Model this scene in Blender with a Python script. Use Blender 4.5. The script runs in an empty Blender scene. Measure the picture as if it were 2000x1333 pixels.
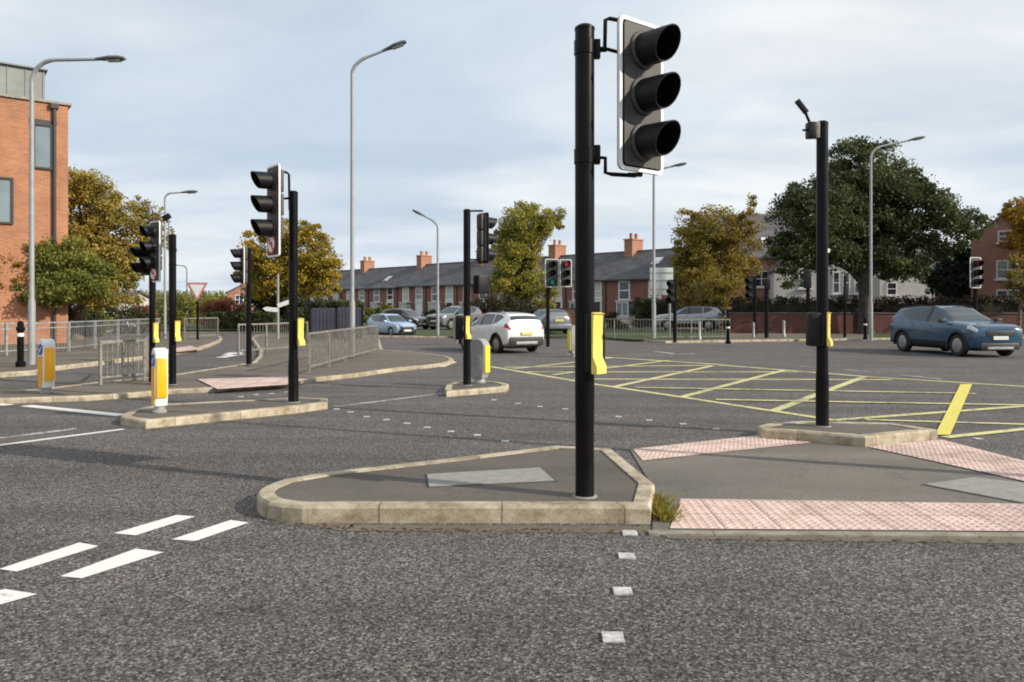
import bpy, bmesh, math, random
import numpy as np
from mathutils import Vector, Matrix
R = math.radians
scene = bpy.context.scene
C = scene.collection

# ------------------------------------------------------------------ camera
CAMH, FPX, HOR = 1.6, 1500.0, 600.0          # eye height, focal length and horizon row of the 2000 px wide photograph
cam = bpy.data.cameras.new('camera')
cam.sensor_width = 36; cam.lens = 27.0; cam.shift_y = -66.5 / 2000
cam.clip_start = 0.1; cam.clip_end = 3000
camo = bpy.data.objects.new('camera', cam); C.objects.link(camo)
camo.location = (0, 0, CAMH); camo.rotation_euler = (R(90), 0, 0)
scene.camera = camo

# ------------------------------------------------------------------ sun, sky, exposure
SUN_AZ = Vector((0.93, -0.37, 0)).normalized(); SUN_EL = R(27)
sd = bpy.data.lights.new('sun', 'SUN'); sd.energy = 4.9; sd.angle = R(0.8); sd.color = (1.0, 0.91, 0.78)
so = bpy.data.objects.new('sun', sd); C.objects.link(so)
v = Vector((SUN_AZ.x * math.cos(SUN_EL), SUN_AZ.y * math.cos(SUN_EL), math.sin(SUN_EL)))
so.rotation_euler = v.to_track_quat('Z', 'Y').to_euler(); so.location = v * 60
world = bpy.data.worlds.new('World'); scene.world = world; world.use_nodes = True
nt = world.node_tree; N = nt.nodes; L = nt.links
bg = N['Background']; bg.inputs['Strength'].default_value = 0.1
sky = N.new('ShaderNodeTexSky'); sky.sky_type = 'NISHITA'; sky.sun_disc = False
sky.sun_elevation = SUN_EL; sky.sun_rotation = math.atan2(SUN_AZ.x, SUN_AZ.y)
sky.air_density = 1.0; sky.dust_density = 1.0; sky.ozone_density = 1.5
tc = N.new('ShaderNodeTexCoord'); sep = N.new('ShaderNodeSeparateXYZ'); L.new(tc.outputs['Generated'], sep.inputs[0])
def wmath(op, a, b=None, c=None, clamp=False):
    n = N.new('ShaderNodeMath'); n.operation = op; n.use_clamp = clamp
    for i, x in enumerate((a, b, c)):
        if x is None: continue
        if isinstance(x, (int, float)): n.inputs[i].default_value = x
        else: L.new(x, n.inputs[i])
    return n.outputs[0]
zz = wmath('ADD', wmath('MAXIMUM', sep.outputs[2], 0.0), 0.16)      # flat cloud sheet overhead, seen in perspective
cmb = N.new('ShaderNodeCombineXYZ')
L.new(wmath('DIVIDE', sep.outputs[0], zz), cmb.inputs[0]); L.new(wmath('DIVIDE', sep.outputs[1], zz), cmb.inputs[1])
def cloud(scale, rot, stretch, off, detail, rough, dist):
    mp = N.new('ShaderNodeMapping'); mp.inputs['Rotation'].default_value = (0, 0, R(rot))
    mp.inputs['Scale'].default_value = (scale * stretch, scale, 1); mp.inputs['Location'].default_value = off
    L.new(cmb.outputs[0], mp.inputs['Vector'])
    n = N.new('ShaderNodeTexNoise'); n.inputs['Scale'].default_value = 1; n.inputs['Detail'].default_value = detail
    n.inputs['Roughness'].default_value = rough; n.inputs['Distortion'].default_value = dist
    L.new(mp.outputs[0], n.inputs['Vector']); return n.outputs['Fac']
c1 = cloud(0.66, 40, 0.72, (2.3, 0.4, 0), 4, 0.48, 0.3)
c2 = cloud(2.0, 44, 0.7, (5.2, 1.1, 0), 6, 0.55, 0.5)
cc = wmath('ADD', wmath('MULTIPLY', c1, 0.75), wmath('MULTIPLY', c2, 0.25))
mr = N.new('ShaderNodeMapRange'); mr.interpolation_type = 'SMOOTHSTEP'
mr.inputs['From Min'].default_value = 0.36; mr.inputs['From Max'].default_value = 0.64; L.new(cc, mr.inputs['Value'])
cm = N.new('ShaderNodeMix'); cm.data_type = 'RGBA'                  # lit cloud against its grey underside
cm.inputs['A'].default_value = (5.5, 6.5, 7.6, 1); cm.inputs['B'].default_value = (8.9, 9.2, 9.35, 1)
L.new(mr.outputs[0], cm.inputs['Factor'])
c3 = cloud(1.5, 10, 0.5, (8.1, 3.3, 0), 4, 0.5, 0.3)
mr2 = N.new('ShaderNodeMapRange'); mr2.interpolation_type = 'SMOOTHSTEP'
mr2.inputs['From Min'].default_value = 0.36; mr2.inputs['From Max'].default_value = 0.56
mr2.inputs['To Min'].default_value = 0.82; mr2.inputs['To Max'].default_value = 1.0; L.new(c3, mr2.inputs['Value'])
sm = N.new('ShaderNodeMix'); sm.data_type = 'RGBA'
L.new(mr2.outputs[0], sm.inputs['Factor']); L.new(sky.outputs[0], sm.inputs['A']); L.new(cm.outputs['Result'], sm.inputs['B'])
L.new(sm.outputs['Result'], bg.inputs['Color'])
scene.view_settings.view_transform = 'Standard'; scene.view_settings.look = 'None'
scene.cycles.filter_width = 1.9
scene.view_settings.exposure = 0.1; scene.view_settings.gamma = 1.0

# ------------------------------------------------------------------ helpers
def G(px, py, h=0.0):
    """ground (or height h) point seen at a pixel of the 2000 px wide photograph"""
    Z = (CAMH - h) * FPX / (py - HOR)
    return Vector(((px - 1000) / FPX * Z, Z, h))
def P(px, Z, h=0.0):
    return Vector(((px - 1000) / FPX * Z, Z, h))
def H(py, Z): return CAMH + (HOR - py) * Z / FPX

class MB:
    def __init__(s): s.v = []; s.f = []; s.uv = {}
    def quad(s, pts):
        b = len(s.v); s.v += [tuple(p) for p in pts]; s.f.append(tuple(range(b, b + len(pts)))); return s
    def mesh(s, vs, fs):
        b = len(s.v); s.v += [tuple(p) for p in vs]; s.f += [tuple(b + i for i in f) for f in fs]; return s
    def box(s, c, d, rz=0, bev=0.0):
        x, y, z = d[0] / 2, d[1] / 2, d[2] / 2; cs, sn = math.cos(rz), math.sin(rz)
        def T(p): return (c[0] + p[0] * cs - p[1] * sn, c[1] + p[0] * sn + p[1] * cs, c[2] + p[2])
        if bev <= 0:
            vs = [T((i * x, j * y, k * z)) for k in (-1, 1) for i, j in ((-1, -1), (1, -1), (1, 1), (-1, 1))]
            return s.mesh(vs, [(3, 2, 1, 0), (4, 5, 6, 7), (0, 1, 5, 4), (1, 2, 6, 5), (2, 3, 7, 6), (3, 0, 4, 7)])
        bm = bmesh.new(); bmesh.ops.create_cube(bm, size=1)
        for q in bm.verts: q.co = Vector((q.co.x * d[0], q.co.y * d[1], q.co.z * d[2]))
        bmesh.ops.bevel(bm, geom=bm.edges[:], offset=bev, segments=2, affect='EDGES', profile=.6)
        bm.verts.ensure_lookup_table(); bm.verts.index_update()
        s.mesh([T(q.co) for q in bm.verts], [[q.index for q in f.verts] for f in bm.faces]); bm.free(); return s
    def cyl(s, a, b, r0, r1=None, n=16, cap=True):
        a, b = Vector(a), Vector(b); r1 = r0 if r1 is None else r1
        d = (b - a).normalized(); u = d.orthogonal().normalized(); w = d.cross(u)
        vs = []
        for p, r in ((a, r0), (b, r1)):
            vs += [p + (u * math.cos(t) + w * math.sin(t)) * r for t in (2 * math.pi * i / n for i in range(n))]
        fs = [(i, (i + 1) % n, n + (i + 1) % n, n + i) for i in range(n)]
        if cap: fs += [tuple(reversed(range(n))), tuple(range(n, 2 * n))]
        return s.mesh(vs, fs)
    def tube(s, pts, r, n=10):
        pts = [Vector(p) for p in pts]; m = len(pts)
        rs = r if isinstance(r, (list, tuple)) else [r] * m
        t0 = (pts[1] - pts[0]).normalized(); u = t0.orthogonal().normalized(); vs = []
        for i, p in enumerate(pts):
            t = (pts[min(i + 1, m - 1)] - pts[max(i - 1, 0)]).normalized()
            u = (u - t * u.dot(t)).normalized(); w = t.cross(u)
            vs += [p + (u * math.cos(a) + w * math.sin(a)) * rs[i] for a in (2 * math.pi * k / n for k in range(n))]
        fs = [(i * n + k, i * n + (k + 1) % n, (i + 1) * n + (k + 1) % n, (i + 1) * n + k) for i in range(m - 1) for k in range(n)]
        fs += [tuple(reversed(range(n))), tuple(range((m - 1) * n, m * n))]
        return s.mesh(vs, fs)
    def prism(s, poly, z0, z1):
        n = len(poly); vs = [(p[0], p[1], z0) for p in poly] + [(p[0], p[1], z1) for p in poly]
        return s.mesh(vs, [tuple(reversed(range(n))), tuple(range(n, 2 * n))] + [(i, (i + 1) % n, n + (i + 1) % n, n + i) for i in range(n)])
    def lathe(s, prof, c=(0, 0, 0), n=20):
        vs = []; m = len(prof)
        for r, z in prof: vs += [(c[0] + r * math.cos(t), c[1] + r * math.sin(t), c[2] + z) for t in (2 * math.pi * k / n for k in range(n))]
        fs = [(i * n + k, i * n + (k + 1) % n, (i + 1) * n + (k + 1) % n, (i + 1) * n + k) for i in range(m - 1) for k in range(n)]
        fs += [tuple(reversed(range(n))), tuple(range((m - 1) * n, m * n))]
        return s.mesh(vs, fs)
    def xf(s, M):
        s.v = [tuple(M @ Vector(p)) for p in s.v]; return s
    def build(s, name, m, parent=None, smooth=None, loc=None, rz=0, label=None):
        me = bpy.data.meshes.new(name); me.from_pydata(s.v, [], s.f)
        me.materials.append(m)
        if smooth is not None:
            me.polygons.foreach_set('use_smooth', [True] * len(me.polygons)); me.set_sharp_from_angle(angle=R(smooth))
        me.update()
        o = bpy.data.objects.new(name, me); C.objects.link(o)
        if parent: o.parent = parent
        if loc is not None: o.location = loc
        if rz: o.rotation_euler = (0, 0, rz)
        if label: o['label'] = label
        return o

def tag(o, label=None, cat=None, group=None, kind=None):
    for k, x in (('label', label), ('category', cat), ('group', group), ('kind', kind)):
        if x: o[k] = x
    return o
def thing(name, label, cat, loc=(0, 0, 0), rz=0, group=None):
    o = bpy.data.objects.new(name, None); o.empty_display_size = .3; C.objects.link(o)
    o.location = loc; o.rotation_euler = (0, 0, rz)
    return tag(o, label, cat, group)
def struct(o): o['kind'] = 'structure'; return o
def dup(o, loc, rz, label, group=None):
    c = o.copy(); C.objects.link(c); c.location = loc; c.rotation_euler = (0, 0, rz)
    tag(c, label, None, group)
    for ch in list(o.children):
        d = ch.copy(); C.objects.link(d); d.parent = c
        for g in list(ch.children):
            e = g.copy(); C.objects.link(e); e.parent = d
    return c

# ------------------------------------------------------------------ materials
MATS = {}
def newmat(name):
    m = bpy.data.materials.new(name); m.use_nodes = True
    return m, m.node_tree.nodes, m.node_tree.links, m.node_tree.nodes['Principled BSDF']
def nn(N, L, t, **k):
    n = N.new(t)
    for a, b in k.items():
        key = a
        if hasattr(n, a) and a not in n.inputs: setattr(n, a, b); continue
        if a not in n.inputs: key = a.replace('_', ' ')
        if hasattr(b, 'node'): L.new(b, n.inputs[key])
        else: n.inputs[key].default_value = b
    return n
def pos(N, L):
    return N.new('ShaderNodeTexCoord').outputs['Object']
def mat(name, col, rough=0.6, metal=0.0, var=0.15, scale=6.0, bump=0.0, bscale=None, col2=None, emit=None, coat=0, spec=None):
    """plain procedural material: colour broken by noise, noisy roughness, optional bump"""
    m, N, L, b = newmat(name)
    co = pos(N, L)
    n = nn(N, L, 'ShaderNodeTexNoise', Vector=co, Scale=scale, Detail=6.0, Roughness=.62)
    c2 = col2 or tuple(max(0, c * (1 - 2 * var)) for c in col); c1_ = col if col2 else tuple(c * (1 + var) for c in col)
    r = N.new('ShaderNodeValToRGB'); r.color_ramp.elements[0].position = .3; r.color_ramp.elements[1].position = .7
    r.color_ramp.elements[0].color = (*c2, 1); r.color_ramp.elements[1].color = (*c1_, 1)
    L.new(n.outputs['Fac'], r.inputs[0]); L.new(r.outputs[0], b.inputs['Base Color'])
    mrr = nn(N, L, 'ShaderNodeMapRange', Value=n.outputs['Fac']); mrr.inputs['To Min'].default_value = max(0.02, rough - .08); mrr.inputs['To Max'].default_value = min(1, rough + .08)
    L.new(mrr.outputs[0], b.inputs['Roughness']); b.inputs['Metallic'].default_value = metal
    if coat: b.inputs['Coat Weight'].default_value = coat; b.inputs['Coat Roughness'].default_value = .06
    if spec is not None: b.inputs['Specular IOR Level'].default_value = spec
    if bump:
        n2 = nn(N, L, 'ShaderNodeTexNoise', Vector=co, Scale=bscale or scale * 4, Detail=4.0)
        bp = nn(N, L, 'ShaderNodeBump', Height=n2.outputs['Fac'], Strength=bump, Distance=.02); L.new(bp.outputs[0], b.inputs['Normal'])
    if emit: b.inputs['Emission Color'].default_value = (*emit[:3], 1); b.inputs['Emission Strength'].default_value = emit[3]
    MATS[name] = m; return m

def asphalt(name, lo, hi, cell, tint=0.12, wear=None, bump=.5):
    """bound stone chippings: one tone per stone, large faint stains"""
    m, N, L, b = newmat(name); co = pos(N, L)
    vo = nn(N, L, 'ShaderNodeTexVoronoi', Vector=co, Scale=cell); sepc = N.new('ShaderNodeSeparateColor'); L.new(vo.outputs['Color'], sepc.inputs[0])
    fine = nn(N, L, 'ShaderNodeTexNoise', Vector=co, Scale=cell * 1.1, Detail=3.0, Roughness=.7)
    ad = nn(N, L, 'ShaderNodeMath', operation='MULTIPLY_ADD'); L.new(fine.outputs['Fac'], ad.inputs[0]); ad.inputs[1].default_value = .8; L.new(sepc.outputs[0], ad.inputs[2])
    r = N.new('ShaderNodeValToRGB'); e = r.color_ramp.elements; e[0].position = .28; e[1].position = .98
    e[0].color = (*lo, 1); e[1].color = (*hi, 1); mid = tuple(a * .79 + c * .21 for a, c in zip(lo, hi)); q = e.new(.68); q.color = (*mid, 1)
    L.new(nn(N, L, 'ShaderNodeMapRange', Value=ad.outputs[0], From_Max=1.8).outputs[0], r.inputs[0])
    big = nn(N, L, 'ShaderNodeTexNoise', Vector=co, Scale=.55, Detail=5.0, Roughness=.6)
    mpp = N.new('ShaderNodeMapping'); mpp.inputs['Scale'].default_value = (.25, 1.6, 1); mpp.inputs['Rotation'].default_value = (0, 0, R(20)); L.new(co, mpp.inputs[0])
    streak = nn(N, L, 'ShaderNodeTexNoise', Vector=mpp.outputs[0], Scale=.9, Detail=4.0)
    t = N.new('ShaderNodeValToRGB'); t.color_ramp.elements[0].position = .32; t.color_ramp.elements[1].position = .68
    t.color_ramp.elements[0].color = (1 - tint, 1 - tint * .75, 1 - tint * .9, 1); t.color_ramp.elements[1].color = (1 + tint, 1 + tint * .8, 1 + tint * .75, 1)
    L.new(big.outputs['Fac'], t.inputs[0])
    mu = nn(N, L, 'ShaderNodeMix', data_type='RGBA', blend_type='MULTIPLY'); mu.inputs['Factor'].default_value = 1
    L.new(r.outputs[0], mu.inputs['A']); L.new(t.outputs[0], mu.inputs['B'])
    s2 = nn(N, L, 'ShaderNodeMapRange', Value=streak.outputs['Fac'], From_Min=.35, From_Max=.65, To_Min=.82, To_Max=1.14)
    mu2 = nn(N, L, 'ShaderNodeMix', data_type='RGBA', blend_type='MULTIPLY'); mu2.inputs['Factor'].default_value = 1
    L.new(mu.outputs['Result'], mu2.inputs['A']); L.new(s2.outputs[0], mu2.inputs['B'])
    sp = nn(N, L, 'ShaderNodeTexNoise', Vector=co, Scale=2.3, Detail=7.0, Roughness=.72)
    s4 = nn(N, L, 'ShaderNodeMapRange', Value=sp.outputs['Fac'], From_Min=.30, From_Max=.44, To_Min=.70, To_Max=1.0)
    mu3 = nn(N, L, 'ShaderNodeMix', data_type='RGBA', blend_type='MULTIPLY'); mu3.inputs['Factor'].default_value = 1
    L.new(mu2.outputs['Result'], mu3.inputs['A']); L.new(s4.outputs[0], mu3.inputs['B'])
    L.new(mu3.outputs['Result'], b.inputs['Base Color']); b.inputs['Roughness'].default_value = .82
    b.inputs['Specular IOR Level'].default_value = .3
    bp = nn(N, L, 'ShaderNodeBump', Height=ad.outputs[0], Strength=bump, Distance=.006); L.new(bp.outputs[0], b.inputs['Normal'])
    MATS[name] = m; return m

def brick(name, c1, c2, mortar, scale=1.0, rough=.85, rotated=False):
    """brickwork in UV metres"""
    m, N, L, b = newmat(name)
    uv = N.new('ShaderNodeUVMap')
    br = nn(N, L, 'ShaderNodeTexBrick', Vector=uv.outputs[0], Scale=scale, Mortar_Size=.012, Mortar_Smooth=.3, Brick_Width=.225, Row_Height=.075, Bias=0.0)
    br.inputs['Color1'].default_value = (*c1, 1); br.inputs['Color2'].default_value = (*c2, 1); br.inputs['Mortar'].default_value = (*mortar, 1)
    n = nn(N, L, 'ShaderNodeTexNoise', Vector=uv.outputs[0], Scale=.9, Detail=6.0, Roughness=.65)
    s2 = nn(N, L, 'ShaderNodeMapRange', Value=n.outputs['Fac'], From_Min=.3, From_Max=.7, To_Min=.78, To_Max=1.15)
    mu = nn(N, L, 'ShaderNodeMix', data_type='RGBA', blend_type='MULTIPLY'); mu.inputs['Factor'].default_value = 1
    L.new(br.outputs['Color'], mu.inputs['A']); L.new(s2.outputs[0], mu.inputs['B']); L.new(mu.outputs['Result'], b.inputs['Base Color'])
    b.inputs['Roughness'].default_value = rough
    bp = nn(N, L, 'ShaderNodeBump', Height=br.outputs['Fac'], Strength=.4, Distance=-.01); L.new(bp.outputs[0], b.inputs['Normal'])
    MATS[name] = m; return m

def slab(name, col, joint, u, vv, var=.2, offs=0.5, jw=.008, stain=(.25, .24, .2)):
    """paving or kerb units in UV metres with joints and stains"""
    m, N, L, b = newmat(name); uv = N.new('ShaderNodeUVMap')
    br = nn(N, L, 'ShaderNodeTexBrick', Vector=uv.outputs[0], Scale=1.0, Mortar_Size=jw, Mortar_Smooth=.2, Brick_Width=u, Row_Height=vv, Bias=0.0)
    br.offset = offs
    br.inputs['Color1'].default_value = (*col, 1); br.inputs['Color2'].default_value = (*[c * (1 - var) for c in col], 1); br.inputs['Mortar'].default_value = (*joint, 1)
    n = nn(N, L, 'ShaderNodeTexNoise', Vector=pos(N, L), Scale=5.0, Detail=8.0, Roughness=.7)
    s = N.new('ShaderNodeValToRGB'); s.color_ramp.elements[0].position = .36; s.color_ramp.elements[1].position = .6
    s.color_ramp.elements[0].color = (*[min(1, x * 2.2) for x in stain], 1); s.color_ramp.elements[1].color = (1.05, 1.05, 1.05, 1); L.new(n.outputs['Fac'], s.inputs[0])
    mu = nn(N, L, 'ShaderNodeMix', data_type='RGBA', blend_type='MULTIPLY'); mu.inputs['Factor'].default_value = .8
    L.new(br.outputs['Color'], mu.inputs['A']); L.new(s.outputs[0], mu.inputs['B'])
    sp = nn(N, L, 'ShaderNodeTexNoise', Vector=pos(N, L), Scale=90.0, Detail=3.0)
    s3 = nn(N, L, 'ShaderNodeMapRange', Value=sp.outputs['Fac'], From_Min=.3, From_Max=.7, To_Min=.8, To_Max=1.15)
    mu2 = nn(N, L, 'ShaderNodeMix', data_type='RGBA', blend_type='MULTIPLY'); mu2.inputs['Factor'].default_value = 1
    L.new(mu.outputs['Result'], mu2.inputs['A']); L.new(s3.outputs[0], mu2.inputs['B'])
    L.new(mu2.outputs['Result'], b.inputs['Base Color']); b.inputs['Roughness'].default_value = .85
    bp = nn(N, L, 'ShaderNodeBump', Height=sp.outputs['Fac'], Strength=.35, Distance=.004); L.new(bp.outputs[0], b.inputs['Normal'])
    MATS[name] = m; return m

def paint(name, col, under, worn=.42, rough=.6, scale=14.0):
    """thermoplastic road paint, worn through to the stones"""
    m, N, L, b = newmat(name); co = pos(N, L)
    n = nn(N, L, 'ShaderNodeTexNoise', Vector=co, Scale=scale, Detail=9.0, Roughness=.75)
    n2 = nn(N, L, 'ShaderNodeTexNoise', Vector=co, Scale=1.3, Detail=3.0)
    ad = nn(N, L, 'ShaderNodeMath', operation='MULTIPLY_ADD'); L.new(n2.outputs['Fac'], ad.inputs[0]); ad.inputs[1].default_value = .45; L.new(n.outputs['Fac'], ad.inputs[2])
    r = N.new('ShaderNodeValToRGB'); r.color_ramp.elements[0].position = worn; r.color_ramp.elements[1].position = worn + .14
    r.color_ramp.elements[0].color = (*under, 1); r.color_ramp.elements[1].color = (*col, 1)
    L.new(ad.outputs[0], r.inputs[0]); L.new(r.outputs[0], b.inputs['Base Color']); b.inputs['Roughness'].default_value = rough
    MATS[name] = m; return m

def leaf(name, cols, rough=.6):
    """leaves: each leaf its own tone, drifting in clumps"""
    m, N, L, b = newmat(name); co = pos(N, L); g = N.new('ShaderNodeNewGeometry')
    n = nn(N, L, 'ShaderNodeTexNoise', Vector=co, Scale=.55, Detail=3.0, Roughness=.6)
    ad = nn(N, L, 'ShaderNodeMath', operation='MULTIPLY_ADD'); L.new(g.outputs['Random Per Island'], ad.inputs[0]); ad.inputs[1].default_value = .42
    s = nn(N, L, 'ShaderNodeMapRange', Value=n.outputs['Fac'], From_Min=.3, From_Max=.7, To_Min=0.0, To_Max=.58); L.new(s.outputs[0], ad.inputs[2])
    r = N.new('ShaderNodeValToRGB'); els = r.color_ramp.elements
    for i, c in enumerate(cols):
        p = i / (len(cols) - 1)
        e = els[0] if i == 0 else (els[-1] if i == len(cols) - 1 else els.new(p)); e.position = p; e.color = (*c, 1)
    L.new(ad.outputs[0], r.inputs[0]); L.new(r.outputs[0], b.inputs['Base Color']); b.inputs['Roughness'].default_value = rough
    tr = N.new('ShaderNodeBsdfTranslucent'); L.new(r.outputs[0], tr.inputs['Color'])
    mx = N.new('ShaderNodeMixShader'); mx.inputs[0].default_value = .42; L.new(b.outputs[0], mx.inputs[1]); L.new(tr.outputs[0], mx.inputs[2])
    L.new(mx.outputs[0], N['Material Output'].inputs['Surface']); MATS[name] = m; return m

def glass(name, col=(.02, .025, .03), rough=.05):
    m, N, L, b = newmat(name); co = pos(N, L)
    n = nn(N, L, 'ShaderNodeTexNoise', Vector=co, Scale=.7, Detail=3.0)
    r = N.new('ShaderNodeValToRGB'); r.color_ramp.elements[0].color = (*[c * .5 for c in col], 1); r.color_ramp.elements[1].color = (*[c * 1.6 for c in col], 1)
    L.new(n.outputs['Fac'], r.inputs[0]); L.new(r.outputs[0], b.inputs['Base Color'])
    b.inputs['Roughness'].default_value = rough; b.inputs['Specular IOR Level'].default_value = .8; MATS[name] = m; return m

M_road = asphalt('road asphalt', (.026, .022, .0225), (.60, .535, .49), 84)
M_foot = asphalt('footway asphalt', (.105, .088, .070), (.36, .305, .245), 120, tint=.1, bump=.3)
M_islandtop = asphalt('island asphalt', (.096, .083, .070), (.245, .208, .175), 150, tint=.14, bump=.3)
M_cross = asphalt('crossing asphalt', (.128, .112, .096), (.345, .303, .262), 150, tint=.16, bump=.3)
M_kerb = slab('kerb concrete', (.48, .42, .315), (.17, .145, .11), .91, 5.0, var=.22, jw=.006, stain=(.19, .155, .105))
M_tact = slab('pink tactile slabs', (.68, .51, .455), (.30, .23, .20), .4, .4, var=.26, offs=0, jw=.009, stain=(.34, .31, .28))
M_cover = mat('concrete cover', (.27, .26, .235), .8, var=.12, scale=9, bump=.3, bscale=70)
M_drop = slab('dropped kerb concrete', (.30, .275, .225), (.14, .12, .10), .91, 5.0, var=.2, jw=.006, stain=(.22, .19, .15))
M_litter = leaf('dry leaf litter', [(.05, .03, .012), (.10, .06, .02), (.17, .11, .035), (.22, .16, .05)])
M_stud = mat('worn stud white', (.52, .50, .48), .6, var=.25, scale=25)
M_bed = mat('dark bedding', (.05, .046, .04), .9, var=.2, scale=20)
M_white = paint('white road paint', (.72, .70, .66), (.16, .15, .14), worn=.46)
M_wornw = paint('worn white road paint', (.52, .49, .45), (.13, .12, .11), worn=.66)
M_yellow = paint('yellow road paint', (.62, .56, .25), (.17, .16, .11), worn=.60)
M_yellowb = paint('fresh yellow road paint', (.66, .56, .10), (.22, .19, .09), worn=.5)
M_grass = mat('grass', (.055, .085, .018), .9, var=.3, scale=3, bump=.8, bscale=60, col2=(.03, .045, .012))
M_black = mat('black pole paint', (.005, .0045, .0055), .33, var=.25, scale=5, spec=.14)
M_blackm = mat('matt black plastic', (.008, .0075, .009), .5, var=.2, scale=10, spec=.25)
M_board = mat('grey black board', (.060, .056, .049), .6, var=.2, scale=7)
M_bordw = mat('white reflective border', (.80, .80, .76), .45, var=.06, scale=12)
M_galv = mat('galvanised steel', (.33, .34, .34), .5, .35, var=.18, scale=8)
M_galvd = mat('weathered rail steel', (.27, .25, .215), .6, .25, var=.25, scale=9)
M_lampg = mat('grey column paint', (.28, .295, .30), .5, .1, var=.1, scale=3)
M_lamphd = mat('lantern grey', (.10, .11, .12), .45, .3, var=.15, scale=6)
M_hiyel = mat('high visibility yellow', (.72, .60, .04), .45, var=.08, scale=8)
M_butyel = mat('push button yellow', (.76, .58, .11), .42, var=.08, scale=9)
M_amber = mat('bollard amber yellow', (.90, .43, .005), .35, var=.08, scale=5)
M_bolw = mat('bollard white', (.82, .82, .79), .4, var=.1, scale=6)
M_bolg = mat('bollard grey shell', (.30, .30, .285), .5, var=.1, scale=5)
M_blue = mat('sign blue', (.02, .07, .30), .35, var=.06)
M_signw = mat('sign white', (.75, .75, .74), .35, var=.05)
M_signf = mat('faded sign red', (.50, .20, .20), .5, var=.15)
M_dirt = paint('gutter grit', (.115, .095, .068), (.15, .128, .098), worn=.62, rough=.9, scale=22.0)
M_signr = mat('sign red', (.50, .05, .06), .35, var=.08)
M_signb = mat('sign black', (.015, .015, .015), .4, var=.1)
M_pale = mat('sign back grey', (.46, .49, .47), .45, .2, var=.08, scale=2)
M_lensoff = mat('dark signal lens', (.012, .014, .013), .15, var=.2, scale=20)
M_lensred = mat('lit red lens', (.5, .03, .04), .3, emit=(1, .06, .12, .25))
M_lensgrn = mat('lit green lens', (.02, .25, .15), .3, emit=(.10, .75, .5, .12))
M_brickO = brick('orange brickwork', (.43, .16, .066), (.33, .115, .05), (.36, .25, .17))
M_brickR = brick('red brickwork', (.27, .095, .062), (.20, .072, .05), (.20, .15, .12))
M_brickP = brick('pinkish red brickwork', (.36, .145, .10), (.29, .11, .078), (.34, .25, .2))
M_brickW = brick('dark red wall brick', (.14, .042, .032), (.10, .034, .027), (.10, .065, .055))
M_slate = mat('slate roof', (.085, .085, .09), .75, var=.25, scale=1.2, bump=.4, bscale=9)
M_tile = mat('purple grey roof tiles', (.12, .105, .115), .8, var=.2, scale=1.5, bump=.4, bscale=8)
M_rendw = mat('white render', (.52, .50, .47), .85, var=.08, scale=1)
M_framew = mat('white window frame', (.72, .72, .70), .5, var=.05)
M_zinc = mat('grey zinc cladding', (.21, .225, .21), .5, .3, var=.12, scale=.8)
M_pipe = mat('dark downpipe', (.03, .026, .024), .5)
M_glassd = glass('dark window glass'); M_glassb = glass('pale window glass', (.16, .20, .22), .08)
M_curtain = mat('net curtain white', (.50, .50, .48), .9, var=.2, scale=2)
M_chim = brick('chimney brickwork', (.42, .16, .085), (.32, .12, .065), (.32, .24, .18))
M_pot = mat('clay chimney pot', (.42, .20, .11), .8, var=.15)
M_bark = mat('bark', (.055, .045, .034), .95, var=.35, scale=5, bump=.9, bscale=14)
M_barkl = mat('pale bark', (.14, .115, .085), .95, var=.3, scale=5, bump=.9, bscale=14)
M_oak = leaf('oak leaves', [(0.0182, 0.0286, 0.0108), (0.0494, 0.0676, 0.0216), (0.0936, 0.1105, 0.0336), (0.182, 0.182, 0.0576)])
M_olive = leaf('olive autumn leaves', [(0.1031, 0.1183, 0.0229), (0.2201, 0.2218, 0.0372), (0.3713, 0.3179, 0.0486), (0.5502, 0.3696, 0.0715)])
M_tan = leaf('tan autumn leaves', [(.12, .125, .026), (.26, .23, .045), (.42, .31, .06), (.55, .36, .09)])
M_gold = leaf('golden autumn leaves', [(0.0917, 0.1005, 0.0211), (0.2321, 0.2076, 0.029), (0.4887, 0.3349, 0.0343), (0.6354, 0.3884, 0.0462)])
M_greeny = leaf('yellow green leaves', [(0.0618, 0.0825, 0.0192), (0.1375, 0.1582, 0.0288), (0.2612, 0.2475, 0.036), (0.4125, 0.3025, 0.054)])
M_brownl = leaf('brown gold leaves', [(0.1017, 0.0736, 0.0257), (0.2033, 0.1539, 0.0315), (0.3176, 0.2475, 0.0372), (0.4321, 0.3345, 0.0501)])
M_orange = leaf('orange leaves', [(0.108, 0.085, 0.0216), (0.306, 0.19, 0.0264), (0.504, 0.27, 0.0264), (0.594, 0.34, 0.036)])
M_rust = leaf('rust red leaves', [(0.12, 0.0456, 0.0216), (0.24, 0.084, 0.036), (0.36, 0.138, 0.054), (0.432, 0.204, 0.096)])
M_hedge = leaf('dark hedge leaves', [(0.0154, 0.0242, 0.0088), (0.0352, 0.0484, 0.0154), (0.0638, 0.077, 0.022), (0.1045, 0.1045, 0.0308)])
M_hedger = leaf('brown green hedge leaves', [(.016, .014, .007), (.035, .03, .012), (.055, .045, .018), (.09, .06, .03)])
M_bush = leaf('bright shrub leaves', [(0.054, 0.078, 0.0168), (0.126, 0.15, 0.0264), (0.216, 0.234, 0.036), (0.336, 0.3, 0.054)])
M_conif = leaf('conifer leaves', [(.010, .018, .012), (.022, .035, .022), (.035, .05, .03), (.05, .065, .04)])
M_weed = leaf('dry weed blades', [(.10, .12, .02), (.22, .20, .03), (.40, .30, .06), (.5, .34, .13)])
M_navy = mat('navy cladding', (.035, .036, .06), .6, var=.2, scale=2)
M_soil = mat('soil', (.05, .04, .03), .95, var=.3)
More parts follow.
